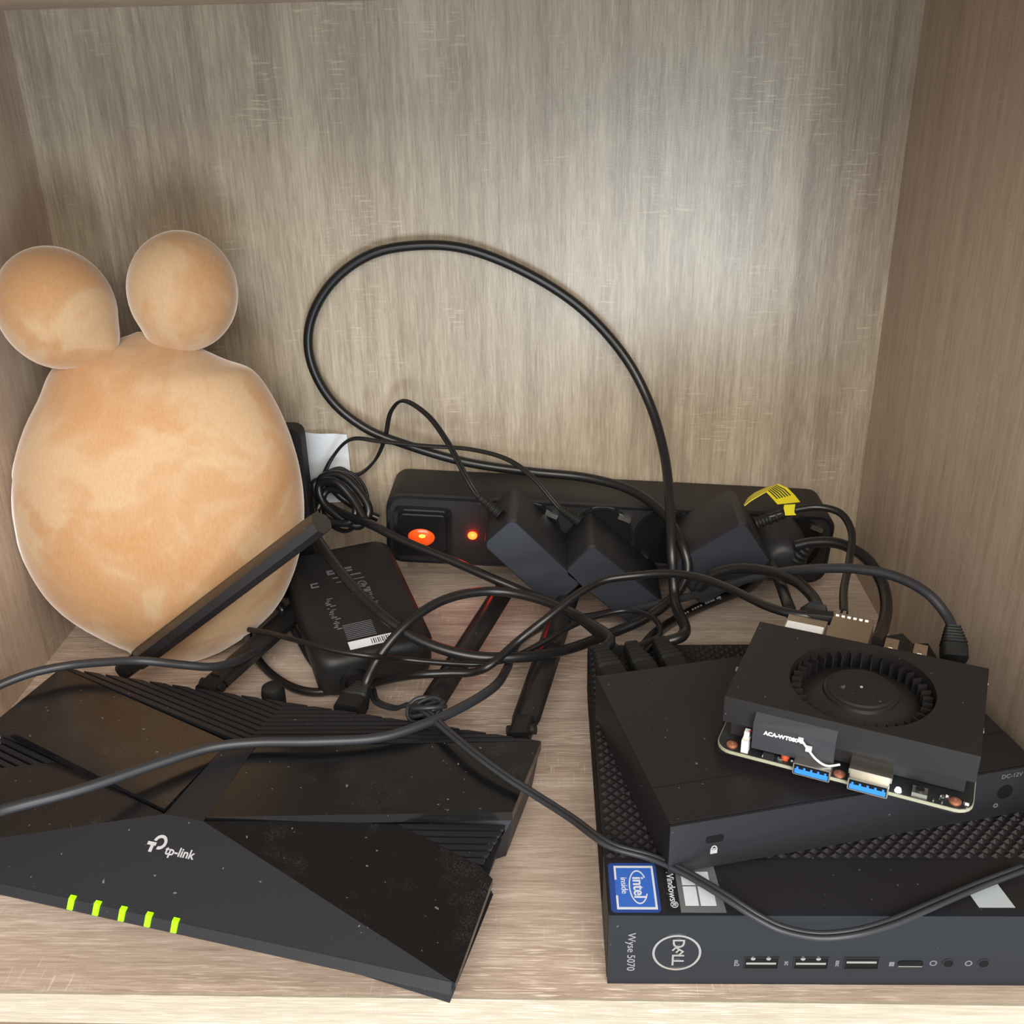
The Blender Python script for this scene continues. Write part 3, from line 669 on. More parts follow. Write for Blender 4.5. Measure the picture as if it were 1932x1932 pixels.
XF, ZF, NF = (0, 0, -1), (1, 0, 0), (0, -1, 0)       # lettering reading downwards on the front
def fx(px): return (px - 1146.5) / 5198.0
def fz(py): return (1856.5 - py) / 3623.0
def onface(px, py, e=0.0001): return (fx(px), -e, fz(py))
text('lettering', 'Wyse 5070', 0.0043, M_print2, thin, along(XF, ZF, NF, onface(1192, 1795)))
lr = build('logo_ring', annulus((fx(1281.5), 0.0002, fz(1795)), 0.0083, 0.0092, -0.0006, 'y', 40), M_silver, thin, smooth=40)
for s_, dz, sh in (('D', 0.0048, 0), ('E', 0.0013, 0), ('L', -0.0022, 0), ('L', -0.0050, 0)):
    if s_ == 'E':
        c_ = math.cos(math.radians(38)); q_ = math.sin(math.radians(38))
        text('logo_letter', s_, 0.0058, M_silver, thin, along((-q_, 0, -c_), (c_, 0, -q_), NF, (fx(1283), -0.0001, fz(1795) + dz)), extrude=0.0003, bold=0.0001)
    else:
        text('logo_letter', s_, 0.0064, M_silver, thin, along(XF, ZF, NF, (fx(1283), -0.0001, fz(1795) + dz)), extrude=0.0003, bold=0.0001)
def usb_port(px, tongue):
    x = fx(px); z = fz(1814.5)
    p = build('usb_port', annular_rect(x - 0.0066, x + 0.0066, z - 0.0031, z + 0.0031, 0.0004, 0.0002, -0.0003), M_blk, thin)
    build('port_cavity', BX(x - 0.0062, x + 0.0062, -0.00005, 0.0002, z - 0.0027, z + 0.0027), M_hole, p)  # flush dark plate standing for the shade inside the port
    build('contact_tongue', BX(x - 0.0056, x + 0.0056, -0.0002, 0.0002, z - 0.0008 + tongue, z + 0.0002 + tongue), M_silver, p)
    return p
def annular_rect(x0, x1, z0, z1, t, y0, y1):
    bm = NB()
    box(bm, x0, x1, min(y0, y1), max(y0, y1), z0, z0 + t)
    box(bm, x0, x1, min(y0, y1), max(y0, y1), z1 - t, z1)
    box(bm, x0, x0 + t, min(y0, y1), max(y0, y1), z0 + t, z1 - t)
    box(bm, x1 - t, x1, min(y0, y1), max(y0, y1), z0 + t, z1 - t)
    return bm
for i, px in enumerate((1448, 1545, 1643)):
    p = usb_port(px, 0.0 if i < 2 else 0.0008)
    if i < 2:
        for dx in (-0.0032, 0.0026):
            build('spring_contact', cyl((fx(px) + dx, 0.0001, fz(1806)), 0.0009, -0.0004, 'y', 12), M_silver, p)
for px, s_ in ((1400, 'ss2'), (1498, 'sc'), (1597, 'ssc')):
    text('port_mark', s_, 0.0026, M_printd, thin, along(XF, ZF, NF, onface(px, 1815)), bold=0.0001)
p = build('usb_c_port', prism(rrect(-0.0047, 0.0047, -0.0015, 0.0015, 0.0014), -0.0002, 0.0003), M_hole, thin, mw=along((1, 0, 0), (0, 0, 1), (0, -1, 0), onface(1738, 1815, 0)))
build('port_rim', BX(-0.0044, 0.0044, -0.0014, -0.0010, 0.0002, 0.0004), M_tin, p)
for px in (1811, 1879):
    p = build('audio_jack', annulus((fx(px), 0.0002, fz(1814)), 0.0018, 0.0024, -0.0004, 'y', 24), M_blk, thin, smooth=40)
    build('jack_hole', cyl((fx(px), 0.0001, fz(1814)), 0.0018, -0.0002, 'y', 20), M_hole, p)
for px in (1782, 1850):
    build('port_mark', annulus((fx(px), 0.0001, fz(1814)), 0.0009, 0.0014, -0.0002, 'y', 16), M_printd, thin)
build('port_mark', BX(fx(1697), fx(1707), -0.0001, 0.0001, fz(1820), fz(1812)), M_printd, thin)
# stickers on the top
XT, YT, NT = (0, -1, 0), (1, 0, 0), (0, 0, 1)
M_blue = simple('sticker_blue', (0.035, 0.13, 0.52), 0.35)
M_bluel = simple('sticker_navy', (0.02, 0.06, 0.26), 0.35)
M_pale = simple('sticker_pale', (0.62, 0.66, 0.72), 0.4)
M_grey = simple('sticker_grey', (0.23, 0.245, 0.25), 0.35, 0.5)
st = build('processor_sticker', prism(rrect(0.0012, 0.0198, 0.0014, 0.0262, 0.0016), SH, SH + 0.00015), M_bluel, thin)
ic, sw_ = (0.0112, 0.0138), 0.0008
bm = NB()
box(bm, 0.0034, 0.0186, 0.0030, 0.0245, SH + 0.0001, SH + 0.0002)
build('sticker_field', bm, M_blue, st)
bm = NB()
for (a, b_, c, d) in ((0.0034, 0.0186, 0.0236, 0.0246), (0.0034, 0.0186, 0.0028, 0.0038), (0.0178, 0.0186, 0.0038, 0.0236), (0.0034, 0.0042, 0.0175, 0.0236), (0.0034, 0.0042, 0.0038, 0.0095)):
    box(bm, a, b_, c, d, SH + 0.00015, SH + 0.00028)
build('sticker_frame', bm, M_pale, st)
bm = NB()
rings = []
for i in range(31):
    a = math.radians(35 + 300 * i / 30)
    ex, ey = 0.0036 * math.cos(a), 0.0085 * math.sin(a)
    t_ = 0.86
    rings.append([(0.0122 + ex, 0.0138 + ey, SH + 0.0002), (0.0122 + ex * t_, 0.0138 + ey * 0.93, SH + 0.0002), (0.0122 + ex * t_, 0.0138 + ey * 0.93, SH + 0.0003), (0.0122 + ex, 0.0138 + ey, SH + 0.0003)])
build('sticker_swirl', loft(bm, rings), M_pale, st)
text('lettering', 'intel', 0.0062, M_pale, st, along(XT, YT, NT, (0.0122, 0.0135, SH + 0.00028)), bold=0.0001)
text('lettering', 'inside', 0.0036, M_pale, st, along(XT, YT, NT, (0.0068, 0.0145, SH + 0.00028)))
w0 = build('system_sticker', prism([(0.0222, 0.0012), (0.0438, 0.0012), (0.0424, 0.0248), (0.0222, 0.0248)], SH, SH + 0.00015), M_blk, thin)
build('sticker_field', panel([(0.0270, 0.0013, SH + 0.0002), (0.0437, 0.0013, SH + 0.0002), (0.0423, 0.0246, SH + 0.0002), (0.0270, 0.0246, SH + 0.0002)], 0.00015), M_grey, w0)
for (a, b_, c, d) in ((0.0290, 0.0340, 0.0046, 0.0140), (0.0290, 0.0340, 0.0148, 0.0215), (0.0347, 0.0405, 0.0046, 0.0140), (0.0347, 0.0396, 0.0148, 0.0215)):
    build('logo_pane', BX(a, b_, c, d, SH + 0.0002, SH + 0.0003), M_pale, w0)
text('lettering', 'Windows®', 0.0040, M_pale, w0, along(XT, YT, NT, (0.0247, 0.0130, SH + 0.0002)))
build('service_label', prism([(0.1368, 0.0042), (0.1500, 0.0042), (0.1478, 0.0172), (0.1405, 0.0172), (0.1352, 0.0140)], SH, SH + 0.00015), M_grey2 if False else simple('label_grey', (0.40, 0.45, 0.47), 0.5), thin)

# ------------------------------------------------------------------ middle box
A2 = math.radians(13.6)
mini = empty('mini_computer', (0.3431, 0.0269, 0.0371), A2, 'small plain black computer with lock slot lying on the studded computer', 'computer')
MW, MD, MH = 0.1555, 0.1017, 0.0235
M_mini = plastic('mini_black', (0.013, 0.011, 0.012), 0.46, 0.45, dust=0.45, grain=0.1)
M_minif = plastic('mini_front', (0.012, 0.012, 0.015), 0.5, 0.5, dust=0.2, grain=0.1)
build('body', BX(0, MW, 0.0012, MD, 0, MH), M_mini, mini, bevel=0.0009)
build('lid', BX(0.0002, MW - 0.0002, 0.0222, MD - 0.0003, MH - 0.0002, MH + 0.0004), M_mini, mini, bevel=0.0002)
build('lid', BX(0.0002, MW - 0.0002, 0.0014, 0.0218, MH - 0.0002, MH + 0.0004), M_mini, mini, bevel=0.0002)
build('front_panel', BX(0, MW, 0, 0.0016, 0, MH), M_minif, mini, bevel=0.0004)
p = build('lock_slot', prism(rrect(-0.0036, 0.0036, -0.0017, 0.0017, 0.0012), -0.0002, 0.0002), M_hole, mini, mw=along((1, 0, 0), (0, 0, 1), (0, -1, 0), (0.0182, 0, 0.0140)))
bm = annulus((0.0182, 0.0001, 0.0095), 0.0007, 0.0012, -0.0002, 'y', 14)
box(bm, 0.0168, 0.0196, -0.0001, 0.0001, 0.0067, 0.0093)
build('lock_mark', bm, M_print, mini)
build('dc_jack', cyl((0.1425, 0.0002, 0.0125), 0.0034, -0.0004, 'y', 20), M_hole, mini)
text('lettering', 'DC-12V', 0.0028, M_printd, mini, along((1, 0, 0), (0, 0, 1), (0, -1, 0), (0.1440, -0.0001, 0.0205)))
build('polarity_mark', annulus((0.1395, 0.0001, 0.0060), 0.0006, 0.0011, -0.0002, 'y', 14), M_printd, mini)
# plugs seated in the back of the small computer
def on_mini(u, v, w): 
    c, s = math.cos(A2), math.sin(A2)
    return (0.3431 + c * u - s * v, 0.0269 + s * u + c * v, 0.0371 + w)

# ------------------------------------------------------------------ circuit board computer
A3 = math.radians(23.3)
sbc = empty('board_computer', (0.3679, 0.0693, 0.0610), -A3, 'open circuit board computer with black fan cover, topmost of the stack', 'computer')
Z0 = 0.0610
PT = 0.068 - Z0
M_cover = plastic('cover_black', (0.013, 0.012, 0.012), 0.45, 0.45, dust=0.35, grain=0.06)
M_coverf = M_cover
pcbo = rrect(-0.0015, 0.0955, -0.0050, 0.0765, 0.0065, 5)
bd = build('board', prism(pcbo, PT - 0.0016, PT - 0.0002), M_board, sbc, bevel=0.0)
build('solder_mask', prism(rrect(-0.0012, 0.0952, -0.0047, 0.0762, 0.0064, 5), PT - 0.0003, PT), M_pcb, bd)
# base tray under the board
build('base_tray', prism(rrect(-0.0035, 0.0930, 0.0010, 0.0750, 0.004, 4), 0.0000, 0.0040), M_blkm, sbc, bevel=0.0005)
for (u, v) in ((0.004, 0.006), (0.088, 0.006), (0.004, 0.068), (0.088, 0.068)):
    build('standoff', cyl((u, v, 0.0035), 0.0026, PT - 0.0045, n=12), M_tin, sbc)
# cover with a round opening
CZ0, CZ1 = 0.078 - Z0, 0.090 - Z0
CW, CD = 0.0945, 0.0616
FC = (0.0485, 0.0300); FR_ = 0.0284
def cover():
    bm = NB(); n = 64
    # outer square ring sampled at the same angles as the hole so that quads connect
    outer = []
    for i in range(n):
        a = 2 * math.pi * i / n
        dx, dy = math.cos(a), math.sin(a)
        tx = ((CW - FC[0]) / dx) if dx > 1e-9 else ((-FC[0]) / dx if dx < -1e-9 else 1e9)
        ty = ((CD - FC[1]) / dy) if dy > 1e-9 else ((-FC[1]) / dy if dy < -1e-9 else 1e9)
        t = min(tx, ty)
        outer.append((FC[0] + dx * t, FC[1] + dy * t))
    # snap nearest samples to the true corners
    for cx, cy in ((0, 0), (CW, 0), (CW, CD), (0, CD)):
        i = min(range(n), key=lambda i: (outer[i][0] - cx) ** 2 + (outer[i][1] - cy) ** 2)
        outer[i] = (cx, cy)
    hole = [(FC[0] + FR_ * math.cos(2 * math.pi * i / n), FC[1] + FR_ * math.sin(2 * math.pi * i / n)) for i in range(n)]
    rings = [[(x, y, CZ0) for x, y in outer], [(x, y, CZ1) for x, y in outer], [(x, y, CZ1) for x, y in hole], [(x, y, CZ1 - 0.0016) for x, y in hole],
             [(FC[0] + (x - FC[0]) * 1.012, FC[1] + (y - FC[1]) * 1.012, CZ0 + 0.001) for x, y in hole]]
    return loft(bm, rings, cap=True)
build('fan_cover', cover(), M_cover, sbc, bevel=0.00035, smooth=35)
fan = build('fan', loft(NB(), [ring_pts((FC[0], FC[1], z), r_, 48) for r_, z in ((0.0265, CZ0 + 0.0012), (0.0262, CZ0 + 0.0030), (0.0150, CZ1 - 0.0042), (0.0146, CZ1 - 0.0030), (0.0138, CZ1 - 0.0026))]), M_cover, sbc, smooth=35)
build('fan_hub', loft(NB(), [ring_pts((FC[0], FC[1], z), r_, 40) for r_, z in ((0.0136, CZ1 - 0.0036), (0.0136, CZ1 - 0.0022), (0.0128, CZ1 - 0.0016))]), M_blkm, fan, smooth=35)
build('hub_pin', cyl((FC[0], FC[1], CZ1 - 0.0017), 0.0006, 0.0003, n=10), M_print, fan)
nb = 37
bld = None
for k in range(nb):
    a = 2 * math.pi * k / nb
    M = Matrix.Translation((FC[0], FC[1], 0)) @ Matrix.Rotation(a, 4, 'Z')
    if bld is None:
        bld = build('fan_blade', BX(0.0236, 0.0274, -0.0003, 0.0003, CZ0 + 0.002, CZ1 - 0.0022), M_cover, fan)
        bld.matrix_local = M
    else:
        c = bld.copy(); COL.objects.link(c); c.parent = fan; c.matrix_local = M
# heat sink block under the cover
build('heat_sink', BX(0.003, 0.0915, 0.003, 0.0585, PT + 0.0022, CZ0 - 0.0001), M_blkm, sbc)
for (u, v) in ((0.0003, 0.0505), (-0.0003, 0.022), (0.0942, 0.052), (0.0942, 0.018)):
    build('cover_clip', BX(u - 0.0006, u + 0.0006, v - 0.001, v + 0.001, CZ1 - 0.0014, CZ1 - 0.0004), M_tin, sbc)
# radio module box at the front
bm = NB()
loft(bm, [[(0.0130, -0.0042, z0), (0.0445, -0.0036, z1), (0.0445, 0.0005, z2), (0.0130, 0.0005, z3)] for z0, z1, z2, z3 in ((PT + 0.0035, PT + 0.0035, PT + 0.0035, PT + 0.0035), (CZ1 - 0.0068, CZ1 - 0.0068, CZ1 - 0.0035, CZ1 - 0.0035))])
M_mod = plastic('module_grey', (0.030, 0.032, 0.036), 0.5, 0.45)
mod = build('radio_module', bm, M_mod, sbc, bevel=0.0003)
text('lettering', 'ACA-WT080-2', 0.0024, M_paper, mod, along(Vector((1, 0.012, 0)).normalized(), (0, 0, 1), (0, -1, 0), (0.0250, -0.00425, CZ1 - 0.0098)), bold=0.00012)
wire = tube([(0.0318, -0.0046, CZ1 - 0.0085), (0.0345, -0.0056, CZ1 - 0.0110), (0.0385, -0.0060, CZ1 - 0.0150), (0.0425, -0.0052, CZ1 - 0.0172), (0.0470, -0.0030, CZ1 - 0.0168)], 0.00045, 8)
build('aerial_wire', wire, M_white, sbc, smooth=60)
build('wire_crimp', BX(0.0306, 0.0326, -0.0054, -0.0040, CZ1 - 0.0093, CZ1 - 0.0079), M_white, sbc, bevel=0.0003)
build('wire_crimp', BX(0.0340, 0.0362, -0.0062, -0.0044, CZ1 - 0.0122, CZ1 - 0.0106), M_white, sbc, bevel=0.0003)
# fan lead socket
wc = build('fan_connector', BX(0.0090, 0.0118, -0.0042, -0.0008, PT, PT + 0.0060), simple('cream_plastic', (0.72, 0.70, 0.60), 0.5), sbc, bevel=0.0002)
build('fan_plug', BX(0.0094, 0.0114, -0.0022, 0.0004, PT + 0.0058, PT + 0.0088), M_white, sbc, bevel=0.0002)
build('fan_lead', tube([(0.0110, -0.0012, PT + 0.0085), (0.0116, 0.0006, PT + 0.0080), (0.0120, 0.003, PT + 0.0070)], 0.0005, 6), simple('wire_red', (0.5, 0.02, 0.05), 0.5), sbc)
# usb sockets
def sbc_usb(u, w, z0, z1, v0, v1):
    sh = build('usb_socket', loft(NB(), [[(u + x, v, z) for x, z in rrect(0, w, z0, z1, 0.0006, 2)] for v in (v0, v1)]), M_tin, sbc, smooth=35)
    build('socket_mouth', BX(u + 0.0005, u + w - 0.0005, v0 - 0.0001, v0 + 0.0004, z0 + 0.0005, z1 - 0.0005), M_hole, sh)
    bm = NB()
    box(bm, u + 0.0008, u + w - 0.0008, v0 - 0.0002, v0 + 0.0008, z0 + 0.0008, z0 + 0.0030)
    for k in range(5):
        x = u + 0.0014 + k * (w - 0.0036) / 4
        box(bm, x, x + 0.0008, v0 - 0.0002, v0 + 0.0008, z0 + 0.0030, z0 + 0.0040)
    build('socket_tongue', bm, M_usb, sh)
    return sh
sbc_usb(0.0302, 0.0142, PT - 0.0012, PT + 0.0042, -0.0075, 0.0020)
sbc_usb(0.0510, 0.0148, PT - 0.0012, PT + 0.0042, -0.0082, 0.0020)
build('port_shield', BX(0.0506, 0.0664, -0.0050, 0.0030, PT + 0.0038, PT + 0.0062), M_tin, sbc, bevel=0.0003)
for (u, v) in ((0.0048, -0.0012), (0.0473, -0.0024), (0.0890, -0.0012)):
    p = build('screw', loft(NB(), [ring_pts((u, v, z), r_, 18) for r_, z in ((0.0023, PT), (0.0023, PT + 0.0006), (0.0014, PT + 0.0013))]), M_copper, sbc, smooth=40)
    build('screw_recess', cyl((u, v, PT + 0.0011), 0.0006, 0.0003, n=8), simple('screw_shine', (0.75, 0.45, 0.35), 0.3, 0.8), p)
build('power_light', cyl((0.0690, -0.0032, PT), 0.0013, 0.0012, n=14, r2=0.0009), M_ledw, sbc)
bt = build('push_button', BX(0.0738, 0.0793, -0.0040, 0.0004, PT, PT + 0.0018), M_tin, sbc, bevel=0.0002)
build('button_cap', cyl((0.07655, -0.0018, PT + 0.0016), 0.0016, 0.0010, n=16), M_blk, bt)
rc = random.Random(3)
for k in range(26):
    u = rc.uniform(0.0805, 0.0935) if k < 18 else rc.uniform(0.0135, 0.0285)
    v = rc.uniform(-0.0042, 0.0012) if k < 18 else rc.uniform(-0.0042, -0.001)
    if (u - 0.089) ** 2 + (v + 0.0012) ** 2 < 0.0028 ** 2: continue
    s1, s2, h_ = rc.choice(((0.0010, 0.0005, 0.0005), (0.0005, 0.0010, 0.0006), (0.0014, 0.0008, 0.0008)))
    build('chip_component', BX(u, u + s1, v, v + s2, PT, PT + h_), (M_silver, M_white, M_tin, M_blk)[k % 4], sbc)
build('audio_header', BX(0.0180, 0.0222, -0.0046, -0.0012, PT, PT + 0.0030), M_blk, sbc, bevel=0.0003)
build('capacitor', cyl((0.0262, -0.0012, PT), 0.0017, 0.0030, n=16), simple('capacitor_red', (0.55, 0.09, 0.03), 0.35), sbc)
build('header_pin', BX(0.0178, 0.0224, -0.0012, 0.0004, PT + 0.002, PT + 0.0042), M_warm_metal, sbc)
# rear connectors
build('display_socket', BX(0.0280, 0.0458, 0.0655, 0.0925, PT, PT + 0.0165), M_warm_metal, sbc, bevel=0.0004)
bm = NB()
for k in range(6): box(bm, 0.0290 + 0.0026 * k, 0.0304 + 0.0026 * k, 0.0900, 0.0945, PT + 0.0150, PT + 0.0170)
build('socket_lip', bm, M_silver, sbc)
build('socket_lip', BX(0.0284, 0.0454, 0.0652, 0.0668, PT + 0.0160, PT + 0.0171), M_silver, sbc)
tagp = build('barcode_label', BX(0.0095, 0.0258, 0.0660, 0.0780, PT + 0.0150, PT + 0.0158), M_white, sbc, bevel=0.0002)
build('label_block', BX(0.0088, 0.0264, 0.0640, 0.0850, PT, PT + 0.0151), M_warm_metal, sbc)
for u in (0.0525, 0.0645):
    sh = build('small_socket', BX(u, u + 0.0056, 0.0650, 0.0800, PT, PT + 0.0160), M_warm_metal, sbc, bevel=0.0003)
    build('socket_latch', BX(u + 0.0018, u + 0.0036, 0.0720, 0.0750, PT + 0.0158, PT + 0.0162), M_tin, sh)
    build('socket_lip', BX(u + 0.0002, u + 0.0054, 0.0646, 0.0654, PT + 0.0154, PT + 0.0163), M_silver, sh)
build('edge_connector', BX(0.0700, 0.0780, 0.0640, 0.0760, PT, PT + 0.0130), M_blk, sbc, bevel=0.0003)
build('barrel_socket', BX(0.0785, 0.0880, 0.0640, 0.0770, PT, PT + 0.0075), M_blk, sbc, bevel=0.0004)

# ------------------------------------------------------------------ power strip
SL = math.atan2(-0.0178, 0.278)
def strip_matrix(): return Matrix.Translation((0.1935, 0.3025, 0.0272)) @ Matrix.Rotation(-SL, 4, 'Y')
strip = empty('power_strip', (0.1935, 0.3025, 0.0272), 0, 'long black power strip with glowing red switch against the back wall', 'power strip')
strip.rotation_euler = (0, -SL, 0)
LEN, SHT, SDP = 0.2785, 0.0480, 0.0420
def rr_strip(ins, r): return rrect(ins, LEN - ins, ins, SHT - ins, r, 6)
Mst = along((1, 0, 0), (0, 0, 1), (0, -1, 0), (0, 0, 0))   # polygon x,y -> local x,z ; depth along -y
bm = loft(NB(), [[(x, y, z) for x, y in rr_strip(i_, 0.010)] for z, i_ in ((-SDP, 0.001), (-SDP + 0.002, 0.0), (-0.0015, 0.0), (0.0, 0.0012))])
build('housing', bm, M_blkm, strip, smooth=35, mw=Mst)
bm = NB()
o1, o2 = rr_strip(0.0012, 0.0095), rr_strip(0.0024, 0.0085)
R = [[bm.verts.new((x, y, z)) for x, y in P_] for P_, z in ((o1, -0.0005), (o1, 0.0010), (o2, 0.0010), (o2, -0.0005))]
for k in range(4):
    a, c = R[k], R[(k + 1) % 4]
    for i in range(len(a)):
        j = (i + 1) % len(a)
        bm.faces.new((a[i], a[j], c[j], c[i]))
M_rim = plastic('glossy_rim', (0.010, 0.010, 0.012), 0.15, 0.6)
build('front_rim', bm, M_rim, strip, smooth=35, mw=Mst)
def strip_local(x, z):
    c, s = math.cos(SL), math.sin(SL)
    dx, dz = x - 0.1935, z - 0.0272
    return (c * dx + s * dz, -s * dx + c * dz)
# switch
sxl, szl = strip_local(0.2182, 0.0494)
fr = build('switch_frame', prism(rrect(sxl - 0.0178, sxl + 0.0178, szl - 0.0165, szl + 0.0165, 0.004), 0.0, 0.0030), M_rim, strip, bevel=0.0008, mw=Mst)
build('switch_well', prism(rrect(sxl - 0.0155, sxl + 0.0155, szl - 0.0142, szl + 0.0142, 0.003), 0.0029, 0.0033), M_hole, fr)
rk = build('rocker', loft(NB(), [[(sxl + x, szl + y, zz + (y * 0.16)) for x, y in rrect(-0.0148, 0.0148, -0.0135, 0.0135, 0.003)] for zz in (0.0030, 0.0052)]), M_rim, fr, bevel=0.0006)
M_lens = simple('switch_lens', (0.7, 0.08, 0.01), 0.2, emit=(1.0, 0.075, 0.008), es=0.42)
bm = NB(); bmesh.ops.create_uvsphere(bm, u_segments=24, v_segments=14, radius=1.0)
for v in bm.verts: v.co = Vector((v.co.x * 0.0085 + sxl - 0.0005, v.co.y * 0.0066 + szl - 0.0022, v.co.z * 0.0030 + 0.0046))
build('switch_lens', bm, M_lens, rk, smooth=60)
bm = NB(); bmesh.ops.create_uvsphere(bm, u_segments=16, v_segments=10, radius=1.0)
for v in bm.verts: v.co = Vector((v.co.x * 0.0022 + sxl + 0.0002, v.co.y * 0.0013 + szl - 0.0005, v.co.z * 0.0008 + 0.0073))
build('lamp_glow', bm, simple('switch_lamp', (1, .3, .05), 0.3, emit=(1.0, 0.28, 0.03), es=3.0), rk, smooth=60)
lx, lz = strip_local(0.2492, 0.0458)
bm = NB(); bmesh.ops.create_uvsphere(bm, u_segments=16, v_segments=10, radius=1.0)
for v in bm.verts: v.co = Vector((v.co.x * 0.0030 + lx, v.co.y * 0.0026 + lz, v.co.z * 0.0022 + 0.0006))
build('indicator_light', bm, M_led_strip, strip, smooth=60, mw=Mst)
for k, cx in enumerate((0.2850, 0.3300, 0.3690, 0.4100, 0.4480)):
    ux_, uz_ = strip_local(cx, 0.0490 - (cx - 0.285) * 0.064)
    sk = build('socket', annulus((ux_, uz_, -0.0002), 0.0175, 0.0192, 0.0022, 'z', 36), M_rim, strip, smooth=35, mw=Mst)
    build('socket_well', cyl((ux_, uz_, 0.0), 0.0175, 0.0006, n=32), M_hole, sk)
    for sg in (1, -1):
        build('earth_clip', BX(-0.0040, 0.0040, -0.0014, 0.0014, 0.0002, 0.0034), M_silver, sk,
              bevel=0.0004, mw=Matrix.Translation((ux_ + sg * 0.0130, uz_ + sg * 0.0125, 0)) @ Matrix.Rotation(math.radians(-20), 4, 'Z'))
build('cord', tube(PATHS['STRIPCORD'], 0.0027, 10), M_cable, None, smooth=60)
o = bpy.data.objects['cord']; o.parent = strip
bpy.context.view_layer.update()
o.matrix_parent_inverse = strip.matrix_world.inverted()
def adopt(o, parent):
    o.parent = parent
    bpy.context.view_layer.update()
    o.matrix_parent_inverse = parent.matrix_world.inverted()
    return o

for pth, rr in zip(COILS, (0.0028, 0.0024)):
    adopt(build('cord_coil', tube(pth, rr, 10), M_cable, None, smooth=60), strip)

# ------------------------------------------------------------------ wall adapters plugged into the strip
M_adp = plastic('adapter_black', (0.013, 0.013, 0.016), 0.5, 0.45, grain=0.1)
M_adf_lit = plastic('adapter_face_lit', (0.022, 0.026, 0.036), 0.5, 0.5, grain=0.1)  # paler, bluer copy of the housing black: front light painted into the face
def adapter(label, centre, w, h, depth, ang, cordname, relief, cr, yface=0.255, twin=True):
    ad = empty('wall_adapter', (centre[0], 0.3005, centre[1]), 0, label, 'adapter', 'adapters plugged into the power strip')
    Mx = Matrix.Rotation(-ang, 4, 'Y')
    Ml_ = Mx @ along((1, 0, 0), (0, 0, 1), (0, -1, 0), (0, 0, 0))
    bm = loft(NB(), [[(x, y, z) for x, y in rrect(-w / 2 + i_, w / 2 - i_, -h / 2 + i_, h / 2 - i_, 0.0045, 5)] for z, i_ in ((0.0, 0.0006), (0.0015, 0.0), (depth - 0.0015, 0.0), (depth, 0.0010))])
    bd_ = build('housing', bm, M_adp, ad, smooth=35, mw=Ml_)
    build('face_plate', prism(rrect(-w / 2 + 0.0012, w / 2 - 0.0012, -h / 2 + 0.0012, h / 2 - 0.0012, 0.0038, 5), depth - 0.0002, depth + 0.0004), M_adf_lit, bd_, bevel=0.0002)
    P_ = PATHS[cordname]
    adopt(build('strain_relief', ribbed(P_[0], P_[relief], 0.0040, 0.0026, 6), M_rubber, None, smooth=30), ad)
    if twin:
        bm = tube(P_[relief - 1:], cr, 8, off=cr * 0.95)
        tube(P_[relief - 1:], cr, 8, off=-cr * 0.95, bm=bm)
    else:
        bm = tube(P_[relief - 1:], cr, 10)
    adopt(build('cord', bm, M_cable, None, smooth=60), ad)
    return ad
adapter('slanting black wall adapter nearest the red switch of the power strip', (0.2876, 0.0503), 0.0595, 0.0255, 0.0450, math.radians(-47), 'ADCORD1', 2, 0.0010)
adapter('slanting black wall adapter second from the red switch', (0.3354, 0.0345), 0.0595, 0.0255, 0.0450, math.radians(-42), 'ADCORD2', 2, 0.0010)
ad3 = adapter('bulky black wall adapter with a yellow tag on its cord', (0.3972, 0.0505), 0.0490, 0.0350, 0.0470, math.radians(33.5), 'ADCORD3', 2, 0.0021, twin=False)
# yellow tag clipped on its cord
bm = NB(); rings = []
tg = TAG
def sheet(pts, w0, w1, t=0.0004):
    bm = NB(); rings = []
    n_ = len(pts)
    for i, (p, sd) in enumerate(pts):
        p = Vector(p); sd = Vector(sd)
        nx_ = Vector(pts[min(i + 1, n_ - 1)][0]) - Vector(pts[max(i - 1, 0)][0])
        nn = nx_.cross(sd).normalized() * t
        rings.append([tuple(p), tuple(p + sd), tuple(p + sd + nn), tuple(p + nn)])
    return loft(bm, rings)
yt = adopt(build('yellow_tag', sheet(tg, 0, 0), M_yellow, None, smooth=50), ad3)
yt['label'] = 'curled yellow tag with rows of small print'
adopt(build('tag_neck', sheet(TAGNECK, 0, 0, 0.0006), M_yellow, None, smooth=50), ad3)
for k in range(6):
    f = 0.12 + 0.13 * k
    pts = []
    for i in range(4, len(tg) - 1):
        p, sd = Vector(tg[i][0]), Vector(tg[i][1])
        nx_ = (Vector(tg[i + 1][0]) - Vector(tg[i - 1][0])).cross(sd).normalized()
        pts.append((tuple(p + sd * f + nx_ * 0.0005), tuple(sd * 0.06)))
    adopt(build('print_line', sheet(pts, 0, 0, 0.0001), M_ink, None), ad3)

# plug in the last socket
pl = empty('power_plug', (0.4360, 0.3005, 0.0440), 0, 'round black mains plug in the socket nearest the right wall', 'plug')
bm = loft(NB(), [ring_pts((0, -y_, 0), r_, 28, 'y') for y_, r_ in ((0.0, 0.0170), (0.010, 0.0175), (0.026, 0.0155), (0.034, 0.0120), (0.036, 0.0080))])
build('housing', bm, M_adp, pl, smooth=40)
adopt(build('strain_relief', ribbed((0.4420, 0.2700, 0.0440), PATHS['PLUGCORD'][2], 0.0062, 0.0036, 5), M_rubber, None, smooth=30), pl)
adopt(build('cord', tube(PATHS['PLUGCORD'][1:], 0.0032, 10), M_cable, None, smooth=60), pl)

